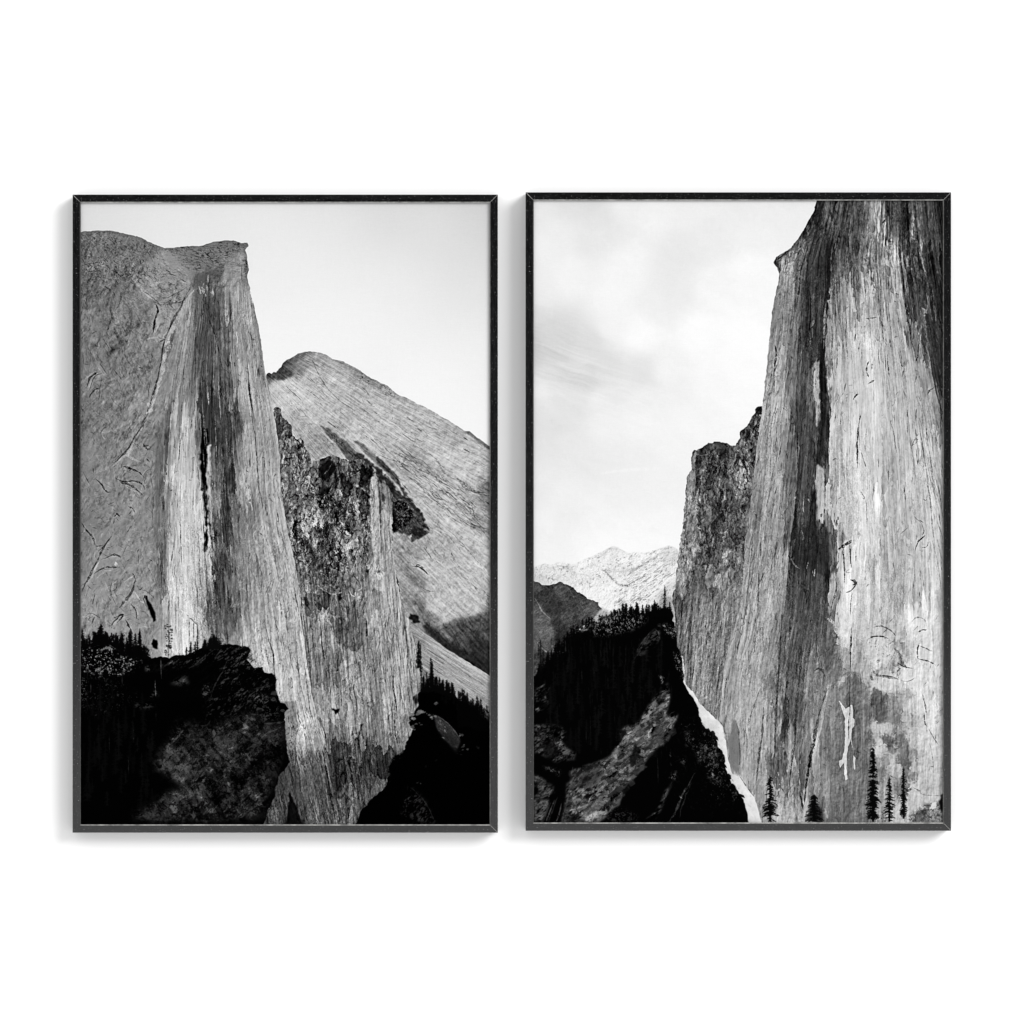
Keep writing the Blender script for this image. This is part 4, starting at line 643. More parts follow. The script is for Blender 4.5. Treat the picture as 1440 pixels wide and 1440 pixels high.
    T = P.field([(978,645,60),(990,640,75),(1005,632,75),(1015,630,60),(1020,640,45),(1030,640,70),(1045,620,95),(1060,595,95),(1066,580,90),(1055,620,85),(1045,650,80),(1055,660,90),(1035,660,105),(1020,655,70),(1005,650,75),(990,660,80),(985,680,85),(1000,675,80),(1015,680,95),(1030,680,100),(1045,680,125),(1020,700,60),(1010,715,55),(1030,700,75),(1040,710,60),(1050,700,80),(1000,700,90),(990,710,105),(985,730,90),(1000,740,75),(1020,740,85),(1035,735,75),(1045,740,85),(1010,760,75),(1030,760,75),(1045,770,70),(990,770,90),(985,790,120),(1005,780,95),(1025,780,100),(1020,800,115),(1000,800,95),(1035,800,100),(985,820,110),(1000,830,110),(1010,820,130),(1022,830,140),(1030,840,120),(1000,850,125),(985,850,130),(1015,860,130),(970,850,120),(960,850,90),(955,865,110),(965,880,120),(980,880,125),(1000,880,130),(1015,890,110),(1000,900,135),(980,910,130),(965,920,110),(985,940,135),(1005,930,120),(1015,940,115),(990,960,140),(1005,960,120),(1000,985,130),(985,980,145),(1010,1000,125),(975,965,140),(972,680,150),(968,720,150),(965,760,150),(960,800,145),(958,830,110),(975,720,155),(973,770,155),(968,810,140),(978,740,110)], soft=5)
    b0, b1 = cells((X+w3*1.5)/15, (Y+w4*2)/38, 16)[:2]
    rk = rk*.9 + b0*13 - np.exp(-(b1/.05)**2)*26 + relief((X+w3)*1.0, (Y+w4)*.5, 179, 1.4)*13
    st = st + relief((X+Y*.08)*1.0, Y*.15, 170, 1.4, 1.2, .4)*10 + relief(X*1.1+w3, Y*.8+w4, 169, 1.3)*8
    P.region(K, P.warp(T, P.D[0], P.D[1]), rk*(1-lo)+st*lo, .9)
    # its smooth pale edge
    P.patch([(974,640),(976,634),(979,637),(979,655),(978,690),(977,720),(975,755),(972,790),(966,820),(962,840),(957,840),(957,815),(958,790),(961,760),(963,730),(965,700),(968,680),(972,662)], 152, .8, .9, .8)
    P.patch([(979,640),(986,640),(985,660),(982,690),(978,700),(979,660)], 58, .7, 1, 1)
    for pts, wd, t, a in [([(966,670),(965,690),(967,700)],2.2,70,.7),([(957,750),(955,775),(952,800),(949,830)],1.6,55,.7),([(967,680),(968,700),(965,740),(960,790),(957,830)],1.2,90,.6),([(960,838),(959,855),(958,875)],2,25,.8),([(975,635),(984,640),(998,640),(1002,646)],1.6,130,.6),([(986,665),(985,680),(983,700)],1.6,35,.7),([(982,660),(990,652),(1000,650),(1010,642)],1.6,135,.55),([(1000,880),(1010,876),(1013,880)],2,60,.6),([(1013,790),(1020,778),(1028,776)],3,175,.6),([(1016,800),(1022,790),(1028,792)],4,170,.6),([(1022,785),(1026,800),(1025,825),(1022,850)],2.6,165,.5),([(1005,810),(1004,825),(1008,812)],2,170,.6),([(1012,800),(1006,815)],1.5,60,.6),([(1002,835),(1001,855),(1005,862)],2.2,175,.55),([(1014,855),(1016,835),(1012,825)],1.6,60,.6),([(1002,842),(1012,840)],3,175,.4),([(1003,860),(1008,868)],2,185,.6),([(1018,873),(1025,868)],2,170,.6),([(998,735),(996,750),(994,765)],1.8,40,.7),([(1004,720),(1004,740),(1003,760)],2,30,.6),([(1034,740),(1033,750)],2,160,.6),([(1010,750),(1018,748),(1024,742)],2,160,.6),([(1003,755),(1001,770)],2.4,165,.6),([(1012,765),(1018,760),(1022,762)],2,45,.6),([(1020,632),(1026,640),(1024,650)],3,30,.6),([(1008,650),(1012,665),(1010,675)],2.5,35,.7),([(1015,660),(1020,668)],3,20,.7),([(1020,670),(1028,672)],3.5,18,.7),([(1010,690),(1024,690),(1040,688)],4,55,.6),([(980,875),(985,890),(998,900),(1002,890),(1012,882)],1.6,165,.5),([(985,895),(992,900)],1.8,40,.5)]:
        P.stroke(pts, wd, t, a, .6)
    P.hatch([(980,645),(1020,630),(1045,615),(1062,590),(1060,640),(1050,740),(1042,800),(985,800),(980,700)], 620, lambda x, y: 1.4+.3*math.sin(x*.2+y*.07), (3, 14), (.8, 2.2), (.2, .6), .8, .3, .5)
    P.hatch([(980,645),(1020,630),(1045,615),(1062,590),(1060,640),(1050,740),(1042,800),(985,800),(980,700)], 420, lambda x, y: 1.4+.3*math.sin(x*.2+y*.07), (3, 12), (.7, 1.8), (1.3, 1.9), .7, .3, .5)
    P.hatch([(955,800),(1040,800),(1025,930),(1010,1005),(975,965),(955,900)], 360, 1.62, (4, 26), (.7, 1.6), (.5, .8), .7, .15, .2)
    P.hatch([(955,800),(1040,800),(1025,930),(1010,1005),(975,965),(955,900)], 300, 1.62, (4, 26), (.7, 1.6), (1.12, 1.4), .65, .15, .25)
    P.hatch([(966,690),(978,690),(972,800),(958,840)], 90, 1.66, (6, 30), (.7, 1.4), (.5, .85), .7, .05, .05)
    P.flakes([(980,645),(1020,630),(1060,590),(1055,700),(1042,800),(985,800)], 90, (1.5, 5), (5, 20), 1.45, (.5, 1.8), .8)
    P.flakes([(955,800),(1040,800),(1025,930),(1010,1005),(975,965),(955,900)], 80, (1.5, 5), (8, 34), 1.62, (.75, 1.3), .7)
    # ---------- the great face
    Rg = [(1149,275),(1149,284),(1146.5,291),(1144,298.7),(1138,310),(1131.7,321.7),(1124,332),(1117,342.5),(1112,349),(1107.7,352),(1099,357),(1092,362),(1088,369.6),(1091,374),(1093,376),(1096,386),(1094,398),(1091,411),(1089,425),(1086,442.5),(1083.5,460),(1081.7,478),(1080,500),(1078.5,519.6),(1076,540),(1074,557),(1071,580),(1069,595),(1067,611.7),(1064,640),(1061,663.7),(1058,685),(1055.6,705),(1052.5,732.5),(1048,768),(1046,795),(1044,820),(1042,845),(1039,862),(1034,880),(1030,895),(1024,915),(1019,933),(1016,964),(1012,1000),(1011,1012),(1018,1022.5),(1020,1037),(1022,1052),(1024,1068),(1027,1080),(1030.4,1089),(1037,1091),(1041,1091),(1046,1098),(1052.5,1110),(1061,1122.5),(1066,1138),(1072,1160),(1072,1175),(1335,1175),(1335,275)]
    yy = np.array([282,362,442,557,663,768,862,960,1060,1156.]); lx = np.array([1120,1092,1084,1072,1060,1047,1036,1014,1010,1010.]); rx = np.array([1290,1296,1310,1330,1342,1356,1360,1364,1366,1368.])
    xl = np.interp(Y, yy, lx).astype(np.float32); xr = np.interp(Y, yy, rx).astype(np.float32)
    U = (X-xl)/(xr-xl)*290
    wv = noise(X*.4, Y*.12, 80, 1.3)*.7
    wp = wv+noise(X*.9, Y*.25, 161, 1.0)*.8
    k1, l1, kx, ky = cells((U+wp)/9, (Y+noise(X*.8,Y*.3,160,1)*16)/120, 8); k2, l2 = cells((U+wp)/4.2, (Y+noise(X*.8,Y*.3,159,1)*9)/60, 9)[:2]; k3, l3 = cells((U+wp*.6)/1.9, Y/19, 10)[:2]
    av = np.clip(1+.6*noise(X*.3, Y*.14, 158, 1.2), .25, 2.0); ax_ = np.clip(1+.6*noise(X*.3, Y*.2, 157, 1.2), .2, 2.0)
    k0 = cells((U+wp)/21, (Y+noise(X*.6,Y*.3,144,1)*20)/170, 15)[0]
    n = k0*8 + av*(k1*8+k2*5+k3*1.5) - np.exp(-(l1/.045)**2)*28*np.clip(noise(X*.6,Y*.2,156,1.1)+.1,0,1.4) + np.exp(-((l1-.16)/.05)**2)*10*ax_ + noise((U+wv)*1.4, Y*.05, 81, .75)*2.5*ax_ + noise(X*1.7, Y*1.2, 85, .45)*5*ax_ + noise(X*.7, Y*.5, 155, .9)*5
    n = n*(1+.8*np.clip((450-Y)/80, 0, 1)*np.clip((X-1150)/20, 0, 1))
    lowr = np.clip((Y-860)/30, 0, 1)*np.clip((X-1150)/25, 0, 1)
    s1, s2, tx, ty = cells((X+noise(X*.8,Y*.6,152,1)*3)/8, (Y+noise(X*.6,Y*.8,151,1)*4)/15, 11)
    n = n*(1-.55*lowr) + lowr*(s1*5 + relief(X*.9, Y*.6, 150, 1.3)*6)
    wr = noise(X*.25, Y*.25, 171, 1.9)*7 + noise(X*.8, Y*.8, 145, 1.4)*.8
    n = n + relief((U+wv)*1.0, Y*.06, 175, 1.4, 1.2, .3)*6 + relief(X*1.1+wr, Y*.5-wr, 176, 1.3)*5*np.clip((1130-X)/60+np.clip((Y-860)/60, 0, 1), 0, 1)
    st1 = noise((U+wv)*1.2, Y*.025, 180, .8)*10*np.clip((900-Y)/120, .3, 1)
    P.D = (kx*9*.8*(1-lowr)+tx*8*.7*lowr, (ky*48*.8+st1*.3)*(1-lowr)+ty*15*.7*lowr)
    T = P.field([(1160,290,60),(1150,300,55),(1140,315,60),(1165,300,110),(1130,335,75),(1120,345,90),(1110,357,110),(1100,362,110),(1094,368,70),(1100,372,155),(1108,375,150),(1115,365,140),(1105,390,140),(1100,410,130),(1110,420,125),(1125,350,70),(1140,340,75),(1150,320,70),(1160,330,85),(1155,350,80),(1135,370,80),(1145,380,75),(1130,400,75),(1122,400,90),(1140,420,72),(1155,400,72),(1163,360,40),(1163,390,45),(1160,420,55),(1125,430,80),(1145,440,78),(1135,460,78),(1115,450,110),(1100,450,130),(1092,460,130),(1090,490,150),(1100,480,130),(1110,490,120),(1120,480,85),(1130,490,70),(1145,480,75),(1155,470,50),(1160,500,38),(1150,510,55),(1135,520,80),(1120,520,100),(1110,530,120),(1100,540,150),(1090,520,155),(1085,550,150),(1095,560,170),(1105,560,145),(1120,560,85),(1130,570,80),(1140,580,75),(1148,540,150),(1145,560,140),(1155,540,45),(1155,570,38),(1157,600,40),(1135,560,100),
      (1175,300,80),(1190,295,80),(1200,310,85),(1185,330,85),(1200,350,75),(1175,340,70),(1190,370,90),(1180,390,105),(1175,420,130),(1190,410,135),(1205,380,120),(1215,340,95),(1215,310,80),(1225,320,95),(1235,300,150),(1237,330,150),(1230,350,110),(1220,380,130),(1235,380,130),(1245,350,130),(1252,320,110),(1255,300,80),(1250,340,165),(1258,350,160),(1262,370,165),(1255,390,160),(1265,400,170),(1262,430,172),(1270,380,140),(1268,340,90),(1270,310,75),(1265,290,70),(1280,295,75),(1283,320,150),(1285,300,110),(1285,340,80),(1275,350,80),(1284,355,50),(1295,345,100),(1300,310,55),(1315,300,50),(1310,330,50),(1320,350,45),(1305,370,55),(1300,350,70),(1290,380,80),(1280,385,60),(1285,400,55),(1300,400,50),(1320,390,45),(1320,420,45),(1300,430,75),(1285,420,75),(1275,430,150),(1282,450,100),(1292,435,90),(1300,438,160),(1310,440,75),(1322,450,50),(1295,460,75),(1300,480,85),(1315,470,70),(1322,490,65),(1285,480,110),(1290,500,120),(1300,510,110),(1315,510,80),(1322,530,75),(1305,540,130),(1315,555,140),(1325,560,100),(1290,530,150),(1290,560,160),(1305,570,150),(1325,590,120),(1318,600,150),
      (1170,440,140),(1180,460,145),(1190,440,150),(1200,450,140),(1210,440,150),(1220,430,145),(1235,430,150),(1245,420,140),(1230,450,165),(1215,470,165),(1200,480,172),(1225,480,178),(1240,470,160),(1250,450,150),(1260,470,170),(1270,480,165),(1255,500,165),(1240,510,178),(1220,510,182),(1200,510,178),(1185,490,170),(1172,480,150),(1170,500,165),(1175,530,170),(1190,540,180),(1210,540,185),(1230,550,190),(1250,540,175),(1270,520,165),(1275,550,172),(1260,570,180),(1240,590,188),(1210,580,190),(1190,570,185),(1172,565,165),
      (1080,590,150),(1090,600,160),(1075,630,150),(1095,640,130),(1085,660,150),(1105,620,130),(1110,650,115),(1120,610,90),(1125,640,70),(1135,640,68),(1140,610,75),(1150,620,45),(1155,640,40),(1155,660,60),(1130,680,80),(1120,680,95),(1105,690,120),(1090,690,140),(1075,700,145),(1065,720,140),(1080,730,135),(1095,720,125),(1110,720,110),(1120,710,90),(1130,710,80),(1140,690,45),(1142,720,40),(1150,680,120),(1155,700,150),(1155,720,155),(1148,730,120),(1125,735,80),(1115,750,75),(1130,760,62),(1145,750,45),(1155,750,50),(1140,770,42),(1155,770,45),(1165,760,80),(1172,750,120),(1120,780,65),(1112,770,90),(1105,770,125),(1095,760,135),(1080,760,145),(1065,760,140),(1055,780,140),(1070,790,140),(1085,790,150),(1100,800,150),(1110,795,90),(1125,795,70),(1140,795,60),(1155,790,50),(1160,790,45),(1130,815,75),(1145,815,60),(1160,815,50),(1120,815,95),(1110,830,110),(1125,840,80),(1140,840,65),(1155,840,60),(1165,850,70),(1162,800,60),(1170,770,110),(1172,790,130),
      (1175,600,180),(1185,630,185),(1170,640,170),(1165,660,150),(1172,670,155),(1180,650,175),(1185,690,188),(1170,700,170),(1180,720,190),(1175,730,185),(1195,640,185),(1210,620,185),(1215,660,178),(1200,700,190),(1215,720,190),(1230,690,178),(1240,650,170),(1245,620,178),(1260,610,172),(1270,640,165),(1255,680,165),(1250,720,162),(1265,700,168),(1275,680,170),(1285,640,185),(1300,620,175),(1310,650,160),(1320,640,150),(1300,680,180),(1290,700,175),(1310,700,175),(1322,690,165),(1320,740,165),(1300,740,172),(1280,730,168),(1265,750,160),(1245,760,170),(1225,750,195),(1205,760,200),(1190,750,185),(1180,770,185),(1185,790,200),(1200,790,205),(1185,820,200),(1175,820,170),(1200,830,205),(1215,800,200),(1235,800,178),(1255,800,155),(1275,790,165),(1295,780,185),(1310,790,180),(1322,780,170),(1260,840,155),(1275,830,165),(1295,820,178),(1315,830,180),(1240,840,178),(1220,840,195),(1205,855,190),(1190,850,190),(1175,850,170),(1170,835,160),
      (1060,830,145),(1075,830,150),(1095,830,150),(1050,850,150),(1065,870,150),(1085,860,155),(1100,860,130),(1105,880,105),(1115,870,95),(1125,870,80),(1120,890,95),(1140,880,80),(1150,870,80),(1162,880,95),(1155,900,105),(1170,900,85),(1168,920,85),(1150,930,115),(1140,910,110),(1130,920,110),(1115,920,100),(1105,930,100),(1095,900,135),(1080,900,150),(1060,900,150),(1045,900,152),(1040,930,150),(1055,940,155),(1070,930,158),(1085,930,150),(1095,950,115),(1105,960,90),(1112,970,90),(1120,960,105),(1135,960,125),(1150,960,125),(1145,990,130),(1130,990,125),(1120,1000,100),(1110,1000,85),(1102,1010,70),(1092,1000,130),(1080,980,155),(1060,980,158),(1040,970,155),(1030,990,155),(1025,1020,150),(1045,1010,160),(1065,1020,158),(1055,1050,155),(1035,1050,150),(1030,1070,140),(1045,1080,160),(1060,1090,160),(1070,1060,130),(1080,1050,155),(1090,1030,140),(1098,1040,80),(1095,1070,90),(1090,1090,110),(1105,1050,135),(1120,1040,145),(1130,1030,140),(1130,1060,145),(1115,1080,145),(1105,1110,140),(1080,1110,160),(1090,1130,150),(1110,1130,140),(1125,1110,120),(1130,1090,110),(1075,1130,150),(1105,1150,165),(1120,1150,170),
      (1180,880,190),(1185,895,195),(1180,900,165),(1178,930,110),(1190,920,140),(1190,940,140),(1185,950,120),(1200,900,185),(1205,930,150),(1200,960,115),(1185,970,125),(1172,980,130),(1180,1000,108),(1190,990,110),(1205,1000,105),(1210,970,120),(1215,940,160),(1225,920,190),(1215,900,190),(1230,890,178),(1245,880,160),(1255,890,175),(1240,905,205),(1250,920,200),(1235,930,195),(1265,915,150),(1262,930,130),(1275,900,180),(1285,890,195),(1290,870,205),(1305,880,195),(1310,910,195),(1295,920,190),(1280,940,200),(1275,950,215),(1240,945,170),(1235,955,165),(1230,965,200),(1250,965,200),(1265,965,190),(1290,960,200),(1310,960,195),(1300,990,195),(1315,1000,195),(1285,990,195),(1270,980,160),(1255,980,130),(1235,985,95),(1240,1000,90),(1230,1000,120),(1220,980,140),(1218,1010,115),(1240,1012,110),(1260,1010,130),(1250,1000,130),(1275,1010,170),(1245,1025,185),(1232,1020,165),(1230,1035,110),(1250,1040,110),(1260,1040,95),(1270,1040,130),(1285,1040,185),(1300,1040,190),(1315,1050,185),(1240,1050,185),(1255,1060,165),(1262,1080,180),(1245,1070,150),(1235,1080,130),(1270,1070,115),(1278,1060,140),(1275,1090,140),(1290,1080,180),(1305,1080,175),(1318,1080,170),(1300,1110,165),(1315,1110,165),(1285,1110,190),(1295,1125,190),(1270,1110,110),(1280,1130,200),(1300,1140,110),(1315,1140,140),(1310,1125,180),
      (1170,1010,125),(1160,1020,118),(1175,1040,115),(1165,1060,118),(1150,1060,130),(1150,1090,125),(1165,1100,125),(1180,1080,110),(1200,1060,110),(1210,1040,110),(1215,1070,105),(1195,1100,120),(1180,1110,110),(1165,1120,120),(1150,1110,130),(1200,1120,115),(1185,1140,100),(1165,1150,110),(1210,1140,120),(1225,1100,110),(1220,1150,110),(1240,1110,150),(1260,1150,190),(1240,1150,150),(1150,1150,130),(1255,1120,150),(1205,1010,110)], soft=5, p=3.2)
    T = (T-125)*1.22+129
    P.region(Rg, P.warp(T, P.D[0], P.D[1]), n, .5)
    pa = lambda x, y: 1.57 + (np.interp(y, [282,700,1156], [.42,.16,.10])*max(0, (1165-x)/90) if x < 1165 else -.10*(x-1165)/140)
    pb = lambda x, y: float(min(pa(x, y), 2.0))
    # --- stains and flakes
    P.patch([(1268,282),(1330,282),(1330,565),(1316,545),(1304,505),(1292,450),(1280,390),(1270,330)], 46, .6, 2.5, 2)
    P.patch([(1164,282),(1228,282),(1232,330),(1222,390),(1205,410),(1188,400),(1170,440),(1166,360)], 72, .35, 3, 2)
    P.patch([(1242,282),(1268,282),(1268,330),(1258,330),(1248,310)], 66, .4, 2, 2)
    P.patch([(1137,350),(1158,338),(1167,360),(1164,470),(1160,560),(1161,640),(1150,660),(1144,690),(1148,725),(1157,738),(1167,790),(1167,862),(1108,866),(1107,800),(1112,740),(1117,650),(1119,560),(1124,450),(1128,390)], 58, .5, 2.0, 1.2)
    for pts, t, a, b in [([(1155,282),(1165,284),(1168,310),(1160,300)],120,.6,2),([(1160,335),(1168,332),(1167,360),(1166,390),(1168,420),(1160,420),(1158,380)],32,.75,1.5),([(1150,318),(1163,325),(1160,360),(1158,420),(1156,470),(1150,505),(1135,530),(1128,500),(1122,440),(1128,400),(1136,350)],68,.5,3),([(1153,500),(1157,480),(1160,470),(1160,520),(1164,545),(1163,580),(1159,600),(1161,645),(1158,640),(1154,655),(1149,650),(1152,620),(1155,590),(1153,560),(1150,520)],30,.85,1),([(1143,515),(1151,506),(1151,540),(1152,575),(1150,600),(1148,590),(1146,560),(1144,540)],170,.9,.6),([(1138,520),(1142,518),(1143,560),(1142,590),(1138,570)],120,.6,.8),([(1120,590),(1145,600),(1148,640),(1146,665),(1142,680),(1138,700),(1120,700),(1118,650)],66,.6,2),([(1144,668),(1150,652),(1159,660),(1160,700),(1162,730),(1152,735),(1149,720),(1148,690)],160,.85,1),([(1138,700),(1147,690),(1149,730),(1146,740),(1137,735)],22,.85,1.2),([(1115,735),(1140,730),(1155,732),(1163,745),(1166,780),(1168,800),(1160,790),(1140,790),(1125,800),(1113,790),(1110,780),(1112,760)],50,.8,2),([(1138,785),(1150,780),(1166,785),(1167,800),(1160,812),(1150,800),(1140,795)],14,.7,1.5),([(1112,800),(1165,800),(1167,850),(1160,868),(1150,870),(1120,868),(1106,860),(1108,820)],72,.55,3),([(1168,735),(1178,734),(1180,745),(1174,765),(1177,780),(1172,795),(1168,780)],70,.7,1.5),([(1163,650),(1170,656),(1173,665),(1171,680),(1172,692),(1169,690),(1168,672),(1164,665)],95,.75,1.5),([(1166,690),(1172,705),(1168,720),(1164,715)],195,.7,1.5),([(1186,744),(1191,758),(1180,772),(1183,758)],132,.8,.8)]:
        P.patch(pts, t, a, b, 1.0)
    P.patch([(1112,750),(1119,736),(1132,742),(1150,732),(1162,745),(1168,770),(1168,800),(1161,813),(1152,803),(1146,812),(1140,800),(1133,806),(1125,797),(1114,784)], 40, .75, 1.2, 1.6)
    P.patch([(1120,690),(1140,700),(1146,735),(1118,740),(1114,715)], 60, .5, 1.5, 1.5)
    P.hatch([(1085,460),(1120,430),(1165,300),(1165,600),(1160,860),(1110,860),(1045,860),(1065,640)], 300, pb, (6, 45), (.7, 1.7), (.45, .82), .75, .05, .05)
    P.hatch([(1085,460),(1120,430),(1165,300),(1165,600),(1160,860),(1110,860),(1045,860),(1065,640)], 190, pb, (6, 40), (.7, 1.6), (1.12, 1.5), .65, .05, .05)
    P.hatch([(1090,450),(1075,560),(1045,800),(1040,900),(1100,860),(1110,700),(1110,500)], 320, pb, (3, 14), (.7, 1.5), (.5, .82), .7, .2, .4)
    P.hatch([(1170,300),(1260,290),(1275,430),(1170,470)], 190, pb, (10, 60), (.7, 1.8), (.4, .75), .8, .04, .04)
    P.hatch([(1170,300),(1260,290),(1275,430),(1170,470)], 130, pb, (10, 50), (.7, 1.6), (1.2, 1.6), .7, .04, .04)
    P.hatch([(1165,440),(1280,440),(1328,600),(1328,860),(1170,860)], 170, pb, (8, 60), (.7, 1.6), (.72, .9), .7, .04, .04)
    P.hatch([(1165,440),(1280,440),(1328,600),(1328,860),(1170,860)], 170, pb, (8, 50), (.7, 2.2), (1.06, 1.16), .7, .04, .04)
    P.hatch([(1270,290),(1328,290),(1328,560),(1300,520),(1280,430)], 220, pb, (5, 30), (.8, 2), (1.3, 2.2), .5, .1, .12)
    P.hatch([(1270,290),(1328,290),(1328,560),(1300,520),(1280,430)], 220, pb, (5, 30), (.8, 2), (.3, .7), .7, .1, .12)
    P.hatch([(1290,560),(1328,560),(1328,800),(1300,700)], 80, lambda x, y: 1.36, (15, 60), (.8, 1.7), (.5, .75), .8, .02, .03)
    P.hatch([(1095,370),(1150,290),(1160,330),(1120,400)], 160, 2.2, (4, 16), (.8, 1.8), (.3, .7), .75, .2, .4)
    P.hatch([(1095,370),(1150,290),(1160,330),(1120,400)], 130, 2.2, (4, 14), (.7, 1.6), (1.3, 1.9), .65, .2, .4)
    ll = [(1040,862),(1165,870),(1170,960),(1130,1100),(1105,1150),(1065,1130),(1020,1060),(1014,970)]
    P.hatch(ll, 240, 1.62, (8, 80), (.7, 1.5), (.55, .82), .8, .03, .04)
    P.hatch(ll, 130, 1.62, (8, 50), (.7, 1.4), (1.1, 1.3), .65, .03, .05)
    P.hatch([(1170,880),(1230,900),(1230,1060),(1200,1150),(1140,1150),(1165,970)], 160, 1.7, (4, 24), (.7, 1.5), (.75, 1.35), .6, .2, .35)
    P.hatch([(1215,890),(1328,870),(1328,1120),(1240,1130),(1220,1000)], 180, 1.45, (4, 24), (.7, 1.5), (.72, 1.15), .65, .25, .45)
    P.flakes([(1085,460),(1120,430),(1165,300),(1165,600),(1160,860),(1045,860),(1065,640)], 160, (1.5, 5), (8, 46), pb, (.72, 1.3), .7)
    P.flakes([(1170,300),(1275,290),(1300,440),(1328,520),(1328,860),(1170,860)], 150, (1.5, 6), (10, 55), pb, (.86, 1.12), .65)
    P.flakes([(1168,290),(1262,290),(1285,440),(1172,480)], 80, (1.5, 5), (14, 60), pb, (.6, 1.5), .7)
    P.flakes(ll, 100, (1.5, 5), (10, 50), 1.62, (.78, 1.2), .65)
    P.flakes([(1165,880),(1328,870),(1328,1120),(1240,1140),(1150,1140)], 110, (2, 8), (6, 24), 1.4, (.82, 1.14), .6)
    P.hatch(Rg[10:-3], 170, .2, (2, 7), (.8, 1.6), (.4, .8), .75, .4, .5)
